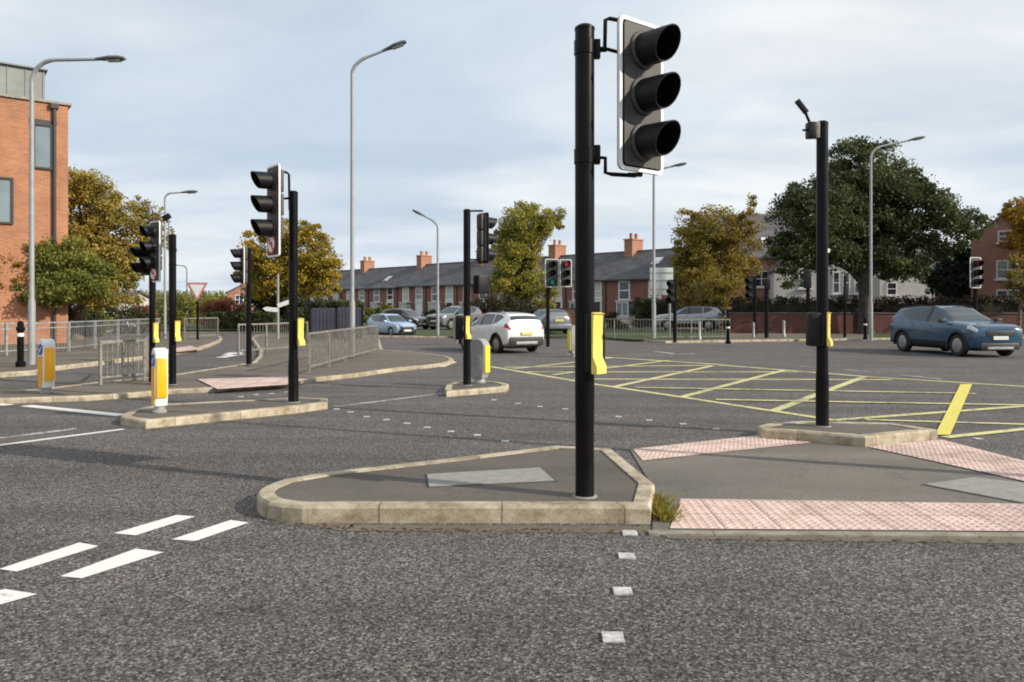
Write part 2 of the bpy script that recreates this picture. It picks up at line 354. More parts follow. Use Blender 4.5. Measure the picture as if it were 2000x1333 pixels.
M_tyre = mat('tyre rubber', (.012, .012, .013), .75, var=.2)
M_rim = mat('alloy rim', (.36, .36, .37), .35, .7, var=.1)
M_clad = mat('black car cladding', (.016, .016, .018), .55, var=.15)
M_cglass = glass('car glass', (.03, .038, .042), .03)
M_plate_y = mat('yellow number plate', (.62, .52, .16), .4, var=.12, scale=30)
M_plate_w = mat('white number plate', (.70, .70, .68), .4, var=.1, scale=30)
M_hl = mat('headlamp glass', (.55, .58, .60), .12, .2, var=.2, scale=20)
M_tl = mat('tail lamp red', (.36, .012, .03), .2, var=.2, scale=20)
def carpaint(name, c): return mat(name, c, .26, .25, var=.04, scale=3, coat=.8)
# ------------------------------------------------------------------ ground, roads, kerbs, markings
def area2(p): return sum(p[i][0] * p[(i + 1) % len(p)][1] - p[(i + 1) % len(p)][0] * p[i][1] for i in range(len(p)))
def ccw(p): return p if area2(p) > 0 else p[::-1]
def inset(poly, d):
    n = len(poly); out = []
    for i in range(n):
        a, b, c = (Vector(poly[(i + k) % n][:2]) for k in (-1, 0, 1))
        e1 = (b - a).normalized(); e2 = (c - b).normalized()
        n1 = Vector((-e1.y, e1.x)); n2 = Vector((-e2.y, e2.x)); m = (n1 + n2)
        m = m / max(.5, m.length_squared / 2) if m.length > 1e-6 else n1
        out.append(b + m * d)
    return out
def chaikin(poly, idx, it=2):
    """round only the listed corners"""
    p = [(Vector(q[:2]), i in idx) for i, q in enumerate(poly)]
    for _ in range(it):
        o = []; n = len(p)
        for i in range(n):
            b, r = p[i]
            if not r: o.append((b, False)); continue
            a, c = p[i - 1][0], p[(i + 1) % n][0]
            ka = .25 if p[i - 1][1] else .35; kc = .25 if p[(i + 1) % n][1] else .35
            o += [(b.lerp(a, ka), True), (b.lerp(c, kc), True)]
        p = o
    return [q for q, _ in p]
def uvmesh(name, quads, m, smooth=None):
    """quads: list of (points, uvs)"""
    vs, fs, uvs = [], [], []
    for pts, uv in quads:
        b = len(vs); vs += [tuple(p) for p in pts]; fs.append(tuple(range(b, b + len(pts)))); uvs += list(uv)
    me = bpy.data.meshes.new(name); me.from_pydata(vs, [], fs); me.materials.append(m)
    l = me.uv_layers.new(name='UVMap'); l.data.foreach_set('uv', np.array(uvs, dtype=np.float32).ravel())
    me.update(); o = bpy.data.objects.new(name, me); C.objects.link(o); return o
def kerb(poly, h, w=.125, open_edges=()):
    """concrete kerb stones round an outline: upright, chamfer, top"""
    poly = ccw([Vector(p[:2]) for p in poly]); i1 = inset(poly, .018); i2 = inset(poly, w); u = 0.0; q = []; n = len(poly)
    for k in range(n):
        j = (k + 1) % n; d = (poly[j] - poly[k]).length; a, b = u, u + d; u = b
        if k in open_edges: continue
        def V(p, z): return (p.x, p.y, z)
        q.append(([V(poly[k], -.02), V(poly[j], -.02), V(poly[j], h - .022), V(poly[k], h - .022)], [(a, .1), (b, .1), (b, .1 + h), (a, .1 + h)]))
        q.append(([V(poly[k], h - .022), V(poly[j], h - .022), V(i1[j], h), V(i1[k], h)], [(a, .3), (b, .3), (b, .33), (a, .33)]))
        q.append(([V(i1[k], h), V(i1[j], h), V(i2[j], h), V(i2[k], h)], [(a, .33), (b, .33), (b, .45), (a, .45)]))
        q.append(([V(i2[k], h), V(i2[j], h), V(i2[j], h - .05), V(i2[k], h - .05)], [(a, .45), (b, .45), (b, .5), (a, .5)]))
    return uvmesh('kerb', q, M_kerb), i2
def sheet(name, poly, z, m):
    poly = ccw([Vector(p[:2]) for p in poly])
    mb = MB(); mb.quad([(p.x, p.y, z) for p in poly]); return struct(mb.build(name, m))
def island(name, px, h, top, rnd=(), it=2, w=.125):
    poly = [G(x, y) for x, y in px]
    if rnd: poly = chaikin(poly, rnd, it)
    k, inner = kerb(poly, h, w); struct(k)
    return sheet(name, inner, h - .012, top)

# ground to the horizon, asphalt carriageway on it
struct(MB().quad([(-900, -60, -.012), (900, -60, -.012), (900, 1500, -.012), (-900, 1500, -.012)]).build('ground', M_grass))
struct(MB().quad([(-120, -20, 0), (120, -20, 0), (120, 66, 0), (-120, 66, 0)]).build('road', M_road))

# near traffic island (top outline at kerb height turned into its ground outline)
def T(px, py, h=.13): return G(px, py, h)
near = [T(1270, 990), T(1182, 988), T(930, 988), T(673, 988), T(590, 989), T(530, 984), T(506, 973), T(500, 960), T(520, 947), T(552, 936), T(642, 921), T(860, 897), T(1087, 870), T(1195, 876), T(1279, 944)]
near = chaikin(near, (5, 6, 7, 8), 1)
k, inner = kerb(near, .13, .13); struct(k); sheet('traffic_island', inner, .118, M_islandtop)
second = [T(1690, 853), T(1580, 844), T(1488, 838), T(1478, 832), T(1500, 827), T(1565, 822), T(1740, 826), T(1832, 839)]
k, inner = kerb(second, .13, .13); struct(k); sheet('traffic_island', inner, .118, M_islandtop)
island('traffic_island', [(236, 826), (236, 832), (285, 838), (585, 807), (640, 799), (640, 791), (585, 789), (320, 803), (260, 813)], .11, M_islandtop, (0, 1, 8), 1)
island('traffic_island', [(872, 776), (990, 766), (994, 760), (960, 753), (888, 754), (866, 764)], .10, M_islandtop, (3, 4, 5), 1)
# corner footway with the guard rails, and its splitter nose on the left
isl = [(-70, 789), (0, 789), (160, 784), (250, 778), (335, 770), (385, 768), (470, 763), (560, 756), (590, 749), (700, 737), (780, 725), (860, 718), (892, 709), (868, 699), (800, 692),
       (748, 688), (742, 668), (735, 655), (520, 655), (488, 660), (498, 676), (510, 695), (492, 714), (400, 729), (343, 738), (297, 744), (190, 754), (73, 769), (-70, 776)]
island('footway', isl, .085, M_foot, (11, 12, 13, 19, 20, 21), 1, w=.13)
island('footway', [(-900, 775), (0, 738), (70, 733), (112, 724), (196, 714), (297, 701), (380, 688), (428, 672), (436, 662), (420, 657), (360, 651), (-900, 651)], .11, M_foot, (7, 8), 1)
island('footway', [(905, 661), (1170, 662), (1300, 671), (1420, 669), (1560, 667), (1740, 664), (2200, 661), (3200, 660), (3200, 634), (700, 634), (700, 660)], .10, M_foot)
sheet('grass_verge', [G(780, 654, .1), G(905, 658, .1), G(1165, 658, .1), G(1240, 664, .1), G(1425, 662, .1), G(1425, 648, .1), G(1165, 642, .1), G(780, 645, .1)], .105, M_grass)
sheet('grass_verge', [G(1706, 660, .1), G(1760, 659, .1), G(1900, 656, .1), G(1900, 650, .1), G(1700, 650, .1)], .105, M_grass)
sheet('grass_verge', [(-120, 50), (-8, 50), (-8, 66), (-120, 66)], .11, M_grass)

# crossing between the two near islands: flush asphalt, dropped kerb edge, pink blister paving
cross = [G(1274, 1046), G(1700, 1049), G(2600, 1056), G(2700, 960), G(2000, 902), G(1838, 860), G(1690, 875), G(1480, 851), G(1230, 880), G(1279, 960)]
sheet('crossing_surface', cross, .010, M_cross)
q = []
a, b = G(1268, 1047), G(2600, 1058)
n = (b - a).normalized(); w = Vector((-n.y, n.x, 0)) * .09; Ld = (b - a).length
q.append(([(a.x, a.y, .016), (b.x, b.y, .016), (b.x + w.x, b.y + w.y, .016), (a.x + w.x, a.y + w.y, .016)], [(0, .1), (Ld, .1), (Ld, .2), (0, .2)]))
q.append(([(a.x, a.y, -.01), (b.x, b.y, -.01), (b.x, b.y, .016), (a.x, a.y, .016)], [(0, .1), (Ld, .1), (Ld, .12), (0, .12)]))
struct(uvmesh('dropped_kerb', q, M_drop))
def inpoly(p, poly):
    c = False; n = len(poly)
    for i in range(n):
        a, b = poly[i], poly[i - 1]
        if (a[1] > p[1]) != (b[1] > p[1]) and p[0] < (b[0] - a[0]) * (p[1] - a[1]) / (b[1] - a[1]) + a[0]: c = not c
    return c
def tactile(poly, z, along, blister=True):
    """blister slabs laid along a direction: flat slab plus real domes"""
    poly = ccw([Vector(p[:2]) for p in poly]); e = Vector(along[:2]).normalized(); f = Vector((-e.y, e.x)); o = poly[0]
    vs = [(p.x, p.y, z) for p in poly]; fs = [tuple(range(len(poly)))]; uv = [((p - o).dot(e), (p - o).dot(f)) for p in poly]; uvs = list(uv)
    if blister:
        small = inset(poly, .03); us = [q[0] for q in uv]; ws = [q[1] for q in uv]; st = .0667
        for i in range(int((min(us)) / st) - 1, int(max(us) / st) + 2):
            for j in range(int(min(ws) / st) - 1, int(max(ws) / st) + 2):
                u, w_ = (i + .5) * st, (j + .5) * st; p = o + e * u + f * w_
                if not inpoly(p, small): continue
                b = len(vs); nseg = 8
                for r, hh in ((.0215, 0.0), (.0125, .0055)):
                    vs += [(p.x + r * math.cos(t), p.y + r * math.sin(t), z + hh + .0003) for t in (2 * math.pi * k / nseg for k in range(nseg))]
                for k in range(nseg): 
                    fs.append((b + k, b + (k + 1) % nseg, b + nseg + (k + 1) % nseg, b + nseg + k)); uvs += [(u + .2, w_)] * 4
                fs.append(tuple(range(b + nseg, b + 2 * nseg))); uvs += [(u + .2, w_)] * nseg
    me = bpy.data.meshes.new('tactile_paving'); me.from_pydata(vs, [], fs); me.materials.append(M_tact)
    l = me.uv_layers.new(name='UVMap'); l.data.foreach_set('uv', np.array(uvs, dtype=np.float32).ravel()); me.update()
    ob = bpy.data.objects.new('tactile_paving', me); C.objects.link(ob); return struct(ob)
tactile([G(1308, 1037), G(2500, 1046), G(2500, 992), G(2000, 988), G(1330, 978)], .016, G(2500, 1046) - G(1308, 1037))
tactile([G(1236, 880), G(1482, 853), G(1595, 866), G(1256, 903)], .016, G(1482, 853) - G(1236, 880))
tactile([G(1694, 876), G(1838, 862), G(2000, 904), G(2350, 990), G(2350, 1030), G(2000, 944)], .0195, G(2000, 944) - G(1694, 876))
tactile([G(385, 741, .09), G(560, 736, .09), G(600, 742, .09), G(560, 752, .09), G(425, 761, .09)], .095, (1, .1), False)
tactile([G(297, 695, .1), G(395, 682, .1), G(372, 676, .1), G(300, 686, .1)], .104, (1, .5), False)

# paint
def strip(a, b, w, z=.004, m=None, name='road_marking', w2=None):
    a, b = Vector(a[:2]), Vector(b[:2]); n = (b - a).normalized(); p = Vector((-n.y, n.x)) * w / 2; p2 = p * ((w2 or w) / w)
    return [(a.x + p.x, a.y + p.y, z), (a.x - p.x, a.y - p.y, z), (b.x - p2.x, b.y - p2.y, z), (b.x + p2.x, b.y + p2.y, z)]
def paintpx(quads, m, name='road_marking', z=.004):
    mb = MB()
    for q_ in quads: mb.quad([(p.x, p.y, z) for p in ccw([Vector(G(x, y)[:2]) for x, y in q_])])
    return struct(mb.build(name, m))
paintpx([[(222, 1043), (345, 1007), (382, 1010), (265, 1047)], [(335, 1055), (450, 1017), (487, 1022), (382, 1058)], [(-2, 1113), (155, 1061), (193, 1068), (33, 1118)],
         [(117, 1127), (265, 1073), (320, 1080), (160, 1131)], [(-150, 1192), (10, 1152), (73, 1162), (-80, 1205)]], M_white, 'lane_dashes')
mb = MB()
for a, b, w in (((50, 793), (238, 812), .20), ((-80, 784), (18, 792), .2)): mb.quad(strip(G(*a), G(*b), w))
for a, b, w in (((-60, 878), (241, 839), .10),): mb.quad(strip(G(*a), G(*b), w))
for a, b, w in (((860, 717), (886, 707), .22), ((640, 744), (698, 734), .0), ((430, 699), (470, 692), .35), ((448, 694), (462, 689), .5)):
    if w: mb.quad(strip(G(*a), G(*b), w))
struct(mb.build('road_marking', M_white))
mb = MB()
for a, b, w in (((-60, 864), (150, 838), .14), ((640, 797), (880, 767), .10), ((1280, 687), (1320, 692), .25), ((1320, 692), (1356, 691), .3), ((1560, 716), (1600, 719), .12), ((1650, 723), (1700, 727), .12), ((1760, 733), (1840, 741), .14), ((590, 772), (470, 779), .0)):
    if w: mb.quad(strip(G(*a), G(*b), w))
struct(mb.build('worn_road_marking', M_wornw))
mb = MB()
studs = [(1230, 1043), (1224, 1088), (1216, 1157), (1197, 1247), (657, 800), (684, 806), (716, 815), (755, 821), (795, 828), (834, 836), (881, 844), (932, 851), (987, 863),
         (1012, 789), (1055, 795), (1104, 800), (1208, 815), (1268, 822), (1334, 829), (1399, 839), (1910, 858), (965, 782), (470, 776), (500, 772), (530, 770), (560, 767)]
for s_ in studs:
    c = G(*s_); mb.box((c.x, c.y, .006), (.105, .105, .012) if s_[1] > 900 else (.088, .088, .008), rz=-.04 + .03 * math.sin(s_[0]), bev=.003)
struct(mb.build('crossing_studs', M_stud))
# yellow box junction
yl = [((955, 716), (1161, 751), .16), ((1161, 751), (1329, 776), .16), ((1329, 776), (1505, 803), .15), ((1505, 803), (1630, 822), .15), ((1630, 822), (2060, 790), .15), ((1690, 821), (2060, 832), .12), ((1846, 856), (2150, 824), .14),
      ((1110, 693), (1196, 700), .26), ((1196, 700), (1402, 713), .25), ((1402, 713), (1690, 736), .2), ((1690, 736), (2100, 762), .16),
      ((1196, 757), (1402, 713), .15), ((1329, 777), (1531, 724), .15), ((1510, 804), (1690, 736), .16), ((1080, 733), (1305, 705), .15), ((1000, 722), (1196, 700), .15),
      ((1240, 758), (1905, 770), .16), ((1398, 782), (2060, 794), .15), ((1120, 741), (1740, 742), .18), ((1030, 727), (1560, 727), .20), ((985, 718), (1420, 714), .20)]
mb = MB()
for i, (a, b, w) in enumerate(yl): mb.quad(strip(G(*a), G(*b), w, .004 + .0012 * (i % 9)))
struct(mb.build('box_junction_marking', M_yellow))
paintpx([[(1826, 852), (1856, 852), (1899, 752), (1876, 752)]], M_yellowb, 'box_junction_marking', .017)
mb = MB()
for pts in ([(500, 1000), (560, 1012), (680, 1032), (930, 1033), (1272, 1036)], [(1300, 1046), (1700, 1052), (2300, 1060)], [(285, 840), (420, 826), (585, 809)], [(560, 757), (590, 750), (700, 739), (780, 727)], [(0, 791), (160, 786), (250, 780), (335, 772)]):
    for a, b in zip(pts[:-1], pts[1:]): mb.quad(strip(G(*a), G(*b), .16, .0025))
struct(mb.build('gutter', M_dirt))
# covers set in the surfacing
def cover(px, h, z, label):
    p = [G(x, y, h) for x, y in px]; c = sum(p, Vector()) / len(p)
    fr = inset(ccw([Vector(q[:2]) for q in p]), -.022); sheet('cover_bedding', fr, z + .0015, M_bed)
    o = MB().prism(ccw([Vector((q.x - c.x, q.y - c.y)) for q in p]), 0, .008).build('access_cover', M_cover, loc=(c.x, c.y, z)); return tag(o, label, 'access cover')
cover([(838, 952), (1083, 940), (1055, 915), (834, 928)], .118, .1185, 'pale rectangular access cover let into the near traffic island beside the tall pole')
cover([(1806, 948), (2010, 986), (2150, 962), (1900, 934)], .01, .0115, 'pale grey access cover in the crossing surface by the pink blister paving')

# leaf litter and grit caught along the kerbs
g = np.random.default_rng(8); mb = MB()
def litter(pts, n, spread, z):
    for _ in range(n):
        i = int(g.integers(0, len(pts) - 1)); a, b = G(*pts[i]), G(*pts[i + 1]); p = a.lerp(b, float(g.random())); p.x += float(g.normal(0, spread)); p.y -= abs(float(g.normal(0, spread)))
        an, s_ = float(g.uniform(0, 6.28)), float(g.uniform(.008, .026)); c, s2 = math.cos(an) * s_, math.sin(an) * s_
        mb.mesh([(p.x - c, p.y - s2, z + .001), (p.x - s2 * .5, p.y + c * .5, z + .006), (p.x + c, p.y + s2, z + .003), (p.x + s2 * .5, p.y - c * .5, z + .004)], [(0, 1, 2, 3)])
litter([(520, 1004), (680, 1032), (930, 1033), (1272, 1036)], 150, .07, .004); litter([(285, 841), (420, 828), (585, 811)], 60, .1, .004)
litter([(1300, 1050), (1700, 1055), (2000, 1058)], 70, .08, .004); litter([(0, 792), (160, 787), (335, 774), (560, 760)], 70, .12, .004)
tag(mb.build('leaf_litter', M_litter), 'scattered dry leaves caught along the kerb edges', 'leaf litter', kind='stuff')
# weeds at the kerb corner
rnd = random.Random(4); mb = MB(); base = G(1281, 1018)
for i in range(520):
    t = rnd.random(); x = base.x + .02 + abs(rnd.gauss(0, .055)) * (1.3 - .6 * t); y = base.y + rnd.uniform(-.06, .52) ; hh = rnd.uniform(.03, .12) * (1.2 - t * .5); an = rnd.uniform(0, 6.28); ww = rnd.uniform(.004, .009)
    dx, dy = math.cos(an) * ww, math.sin(an) * ww; lx, ly = rnd.gauss(.015, .05), rnd.gauss(-.01, .04)
    mb.mesh([(x - dx, y - dy, 0), (x + dx, y + dy, 0), (x + lx * .6 + dx * .7, y + ly * .6 + dy * .7, hh * .7), (x + lx, y + ly, hh), (x + lx * .6 - dx * .7, y + ly * .6 - dy * .7, hh * .7)], [(0, 1, 2, 3, 4)])
tag(mb.build('weeds', M_weed), 'straggly tuft of yellowing weeds at the foot of the near island kerb', 'weeds', kind='stuff')
# ------------------------------------------------------------------ traffic signals
def visor_mb(r=.115, ln=.25, n=22):
    """cowl round a lens: long over the top, short below, open in front (face looks along -Y)"""
    mb = MB(); rows = []
    for k, (rr, s) in enumerate(((r, 0.0), (r * .99, .5), (r * .96, 1.0), (r * .90, 1.0), (r * .93, .5), (r * .94, 0.0))):
        rows.append([(rr * math.sin(t), -(ln * .56 + ln * .44 * (.5 + .5 * math.cos(t))) * s, rr * math.cos(t) - .03 * s * ln) for t in (2 * math.pi * i / n for i in range(n))])
    vs = [p for r_ in rows for p in r_]; m = len(rows)
    return mb.mesh(vs, [(i * n + k, i * n + (k + 1) % n, (i + 1) * n + (k + 1) % n, (i + 1) * n + k) for i in range(m - 1) for k in range(n)])
def lens_mb(r=.105):
    return MB().lathe([(r, 0), (r * .8, .012), (r * .45, .022), (.004, .026)], n=22).xf(Matrix.Rotation(R(90), 4, 'X'))
def rrect(w, h, r, n=5):
    out = []
    for cx, cz, a0 in ((w / 2 - r, h / 2 - r, 0), (-w / 2 + r, h / 2 - r, 90), (-w / 2 + r, -h / 2 + r, 180), (w / 2 - r, -h / 2 + r, 270)):
        out += [(cx + r * math.cos(R(a0 + 90 * k / n)), cz + r * math.sin(R(a0 + 90 * k / n))) for k in range(n + 1)]
    return out
def disc_sign(parent, at, r, kind, tilt=0):
    """little round regulatory sign on the head: red ring, white, black arrow barred in red"""
    s = MB().cyl((0, 0, 0), (0, -.012, 0), r, n=28).build('turn_ban_sign', M_signr, parent, 30, loc=at)
    MB().cyl((0, -.012, 0), (0, -.016, 0), r * .80, n=28).build('sign_face', M_signw, s)
    k = r * .8; y = -.018
    mb = MB()
    mb.quad([(.22 * k, y, -.6 * k), (.42 * k, y, -.6 * k), (.42 * k, y, .22 * k), (.22 * k, y, .22 * k)][::1])
    mb.quad([(-.25 * k, y, .06 * k), (.42 * k, y, .06 * k), (.42 * k, y, .26 * k), (-.25 * k, y, .26 * k)])
    mb.mesh([(-.25 * k, y, -.12 * k), (-.25 * k, y, .44 * k), (-.62 * k, y, .16 * k)], [(0, 1, 2)])
    mb.build('sign_arrow', M_signb, s)
    d = .71 * k; w = .11 * k; y -= .002
    MB().quad([(-d - w, y, d - w), (d - w, y, -d - w), (d + w, y, -d + w), (-d + w, y, d + w)]).build('sign_bar', M_signr, s)
def head(root, at, yaw, s=1.0, n=3, lit=None, sign=False, extra=None, border=True, board=(.50, 1.19), arrow_low=False, spacing=.362, box=True):
    """signal head whose lenses look along local -Y, turned by yaw degrees"""
    w, h = board; off = -.10 if sign else 0.0
    if sign: h += .30
    h0 = MB()
    pr = rrect(w - .08, h - .08, .03); m_ = len(pr)
    h0.mesh([(x, -.028, z) for x, z in pr] + [(x, .055, z) for x, z in [(a * .80, b * .97) for a, b in pr]],
            [tuple(range(m_)), tuple(reversed(range(m_, 2 * m_)))] + [(i, m_ + i, m_ + (i + 1) % m_, (i + 1) % m_) for i in range(m_)])
    for k in range(n): h0.box((0, .085, (n - 1) * spacing / 2 - k * spacing - off), (w * .46, .07, spacing * .93), bev=.02)
    hd = h0.build('signal_head', M_board, root, 35, loc=at, rz=R(yaw)); hd.scale = (s, s, s)
    # backing board with its white edge
    bb = MB(); o = rrect(w, h, .05); i_ = rrect(w - .055, h - .055, .035); mm = len(o)
    bb.mesh([(x, -.018, z) for x, z in o] + [(x, -.018, z) for x, z in i_] + [(x, .012, z) for x, z in o] + [(x, -.004, z) for x, z in i_],
            [(k, mm + k, mm + (k + 1) % mm, (k + 1) % mm) for k in range(mm)] + [(k, (k + 1) % mm, 2 * mm + (k + 1) % mm, 2 * mm + k) for k in range(mm)] +
            [(mm + k, 3 * mm + k, 3 * mm + (k + 1) % mm, mm + (k + 1) % mm) for k in range(mm)])
    if border: bb.build('white_border', M_bordw, hd, 30)
    bk = MB(); bk.mesh([(x, .013, z) for x, z in o] + [(x, .004, z) for x, z in o], [tuple(reversed(range(mm))), tuple(range(mm, 2 * mm))] + [(k, mm + k, mm + (k + 1) % mm, (k + 1) % mm) for k in range(mm)])
    bk.build('backing_board', M_blackm, hd, 30)
    for k in range(n):
        z = (n - 1) * spacing / 2 - k * spacing - off
        rg = MB(); rg.lathe([(.15, 0), (.15, .02), (.128, .034), (.112, .034), (.112, .0)], n=26).xf(Matrix.Translation((0, -.026, z)) @ Matrix.Rotation(R(90), 4, 'X')); rg.build('lens_rim', M_board, hd, 35)
        ml = M_lensoff
        if lit == 'red' and k == 0: ml = M_lensred
        if lit == 'green' and k == n - 1: ml = M_lensgrn
        lens_mb().build('lens', ml, hd, 40, loc=(0, -.05, z))
        visor_mb(.130, .30).build('visor', M_blackm, hd, 40, loc=(0, -.05, z))
    if extra:
        for dx, dz in extra:
            eb = MB(); eb.box((dx, .04, dz), (.34, .16, .34), bev=.02); eb.build('side_aspect', M_blackm, hd, 35)
            lens_mb().build('lens', M_lensoff, hd, 40, loc=(dx, -.05, dz)); visor_mb(.122, .30).build('visor', M_blackm, hd, 40, loc=(dx, -.05, dz))
    if sign: disc_sign(hd, (0, -.032, -h / 2 + .19), .145, 'left')
    return hd
def button_box(root, at, yaw, s=1.0):
    """pedestrian push-button box: black case, bent yellow front, looks along local -Y"""
    c = MB(); c.box((.045, .0, 0), (.19, .095, .45), bev=.02)
    b = c.build('push_button_box', M_blackm, root, 35, loc=at, rz=R(yaw)); b.scale = (s * .82, s, s)
    prof = [(-.075, .225), (-.055, .215), (-.050, .06), (-.050, -.10), (-.085, -.17), (-.085, -.225), (-.035, -.225), (-.035, .235)]
    f = MB()
    lw = .078; n = len(prof)
    f.mesh([(-lw, y, z) for y, z in prof] + [(lw, y, z) for y, z in prof], [tuple(reversed(range(n))), tuple(range(n, 2 * n))] + [(i, (i + 1) % n, n + (i + 1) % n, n + i) for i in range(n)])
    f.build('yellow_front', M_butyel, b, 30)
    MB().cyl((lw - .001, -.052, .05), (lw + .006, -.052, .05), .02, n=14).build('side_screw', M_blackm, b, 30)
    return b
def bracket(root, pts, r=.018):
    return MB().tube(pts, r, 8).build('bracket', M_black, root, 60)
def pole(root, Hh, r0, r1, zs=1.1):
    p = MB().lathe([(r0 * 1.15, -.02), (r0, .02), (r0, .55), (r1, .72), (r1, Hh - .02), (r1 * 1.04, Hh - .02), (r1 * 1.04, Hh), (r1 * .7, Hh + .02)], n=22).build('pole', M_black, root, 35)
    MB().lathe([(r0 * 1.35, -.001), (r0 * 1.35, .006), (r0 * 1.1, .012)], n=18).build('base_collar', M_cover, p, 30)
    return p
def signal(label, loc, Hh, r0=.075, r1=.075):
    t = thing('traffic_signal', label, 'traffic light', loc, 0, 'traffic signals round the junction'); pole(t, Hh, r0, r1); return t
def rel(px, py, Z, loc):
    p = P(px, Z, H(py, Z)); return (p.x - loc[0], p.y - loc[1], p.z - loc[2])
TOP = .118
# near pole with the big head
L0 = G(1142, 970, TOP); t = signal('tall black signal pole in the foreground with large three lens head edged in white', L0, 3.665, .074, .0765)
hz = rel(1251, 190, 6.06, L0); head(t, hz, 38)
zt = hz[2]
bracket(t, [(.07, .03, zt + .36), (.16, .03, zt + .355), (.165, .03, zt + .60), (.20, .04, zt + .615), (hz[0] - .02, hz[1] + .06, zt + .60)], .017)
bracket(t, [(.07, .03, zt + .38), (.16, .03, zt + .375), (.26, .06, zt + .36), (hz[0], hz[1] + .08, zt + .40)], .015)
bracket(t, [(.07, .03, zt - .48), (.165, .03, zt - .485), (.165, .03, zt - .60), (.22, .04, zt - .612), (hz[0] - .03, hz[1] + .05, zt - .612)], .017)
for dz in (.37, -.48): MB().lathe([(.0785, -.06), (.084, -.055), (.084, .055), (.0785, .06)], (0, 0, zt + dz), 20).build('clamp', M_black, t, 35)
for dz in (.37, -.46): MB().box((.10, .03, zt + dz), (.05, .06, .15), bev=.01).build('clamp_block', M_black, t, 35)
for dz in (-.60,): MB().box((hz[0] - .04, hz[1] + .03, zt + dz - .008), (.12, .05, .03), bev=.008).build('clamp_bolt', M_black, t, 35)
button_box(t, (.05, -.092, rel(1165, 674, 5.7, L0)[2]), 50, 1.02)
# second pole on the next island with the detector
L1 = G(1606, 833, TOP); t = signal('black signal pole without lamps, a detector on its top and a push button box', L1, 3.77, .078, .07)
MB().box((-.15, -.02, 3.67), (.10, .13, .20), bev=.02).build('detector_box', M_blackm, t, 35)
MB().box((-.078, -.02, 3.67), (.05, .10, .20), bev=.01).build('detector_mount', M_galvd, t, 35)
MB().tube([(-.16, -.02, 3.76), (-.20, -.03, 3.84), (-.22, -.04, 3.88)], .018, 8).build('detector_arm', M_black, t, 60)
q_ = MB(); q_.box((0, 0, 0), (.055, .07, .20), bev=.012); q_.xf(Matrix.Translation((-.27, -.04, 3.96)) @ Matrix.Rotation(R(-38), 4, 'Y')); q_.build('camera_detector', M_blackm, t, 35)
MB().cyl((-.20, -.05, 3.67), (-.27, -.08, 3.66), .014, n=8).build('detector_spike', M_black, t, 35)
button_box(t, (-.01, -.115, rel(1595, 645, 9.2, L1)[2]), 55, .9)
MB().box((-.125, -.04, rel(1595, 645, 9.2, L1)[2]), (.15, .16, .42), bev=.03).build('push_button_box', M_blackm, t, 35)
MB().box((.055, -.055, rel(1595, 488, 9.3, L1)[2]), (.03, .02, .05), bev=.004).build('white_tag', M_bordw, t, 35)
# left middle pole, head on its left side
L2 = G(573, 786, .10); t = signal('signal pole on the long left island, lamp head facing left above a turn ban sign', L2, rel(577, 376, L2.y, L2)[2], .08, .07)
hz = rel(535, 413, 11.75, L2); head(t, hz, -50, 1.0, sign=True, board=(.46, 1.10), spacing=.36)
zt = hz[2]
bracket(t, [(-.06, 0, zt + .06), (-.07, 0, zt + .62), (-.10, 0, zt + .65), (hz[0] + .06, hz[1] + .1, zt + .64)], .02)
bracket(t, [(-.06, 0, zt + .25), (hz[0] + .05, hz[1] + .1, zt + .20)], .018)
button_box(t, (.105, -.07, rel(590, 650, 11.7, L2)[2]), 60, .92)
# pair on the splitter island: double head on the left pole, camera on the right pole
L3 = G(297, 748, .09); t = signal('slim black signal pole behind the yellow bollard with a staggered double lamp head', L3, rel(297, 545, 15.3, G(297, 748, .09))[2] + .75, .06, .058)
hz = rel(303, 492, L3.y - .1, L3); head(t, hz, -38, .86, sign=True, extra=[(-.42, 0.0), (-.42, -.36)], board=(.46, 1.10), spacing=.36)
bracket(t, [(0, 0, hz[2] + .3), (hz[0], hz[1] + .12, hz[2] + .3)], .02)
button_box(t, (.09, -.08, rel(307, 650, L3.y, L3)[2]), 58, .85)
L4 = G(337, 752, .09); t = signal('black signal pole right of the double head pole carrying a small camera on a mast', L4, rel(340, 460, L4.y, L4)[2], .068, .068)
MB().tube([(-.06, 0, 2.5), (-.075, 0, 3.05), (-.075, 0, 3.22)], .016, 8).build('camera_mast', M_galvd, t, 60)
q_ = MB(); q_.box((0, 0, 0), (.15, .09, .10), bev=.02); q_.xf(Matrix.Translation((-.10, -.03, 3.25)) @ Matrix.Rotation(R(-30), 4, 'Y')); q_.build('camera_detector', M_blackm, t, 35)
button_box(t, (.105, -.07, rel(350, 647, L4.y, L4)[2]), 60, .85)
# small pole further back
L5 = G(486, 713, .10); t = signal('small black signal pole at the footway corner before the left side road', L5, rel(486, 486, L5.y, L5)[2], .07, .065)
hz = rel(474, 520, L5.y - .1, L5); head(t, hz, -58, .88, board=(.46, 1.08)); bracket(t, [(0, 0, hz[2]), (hz[0], hz[1] + .12, hz[2])], .03)
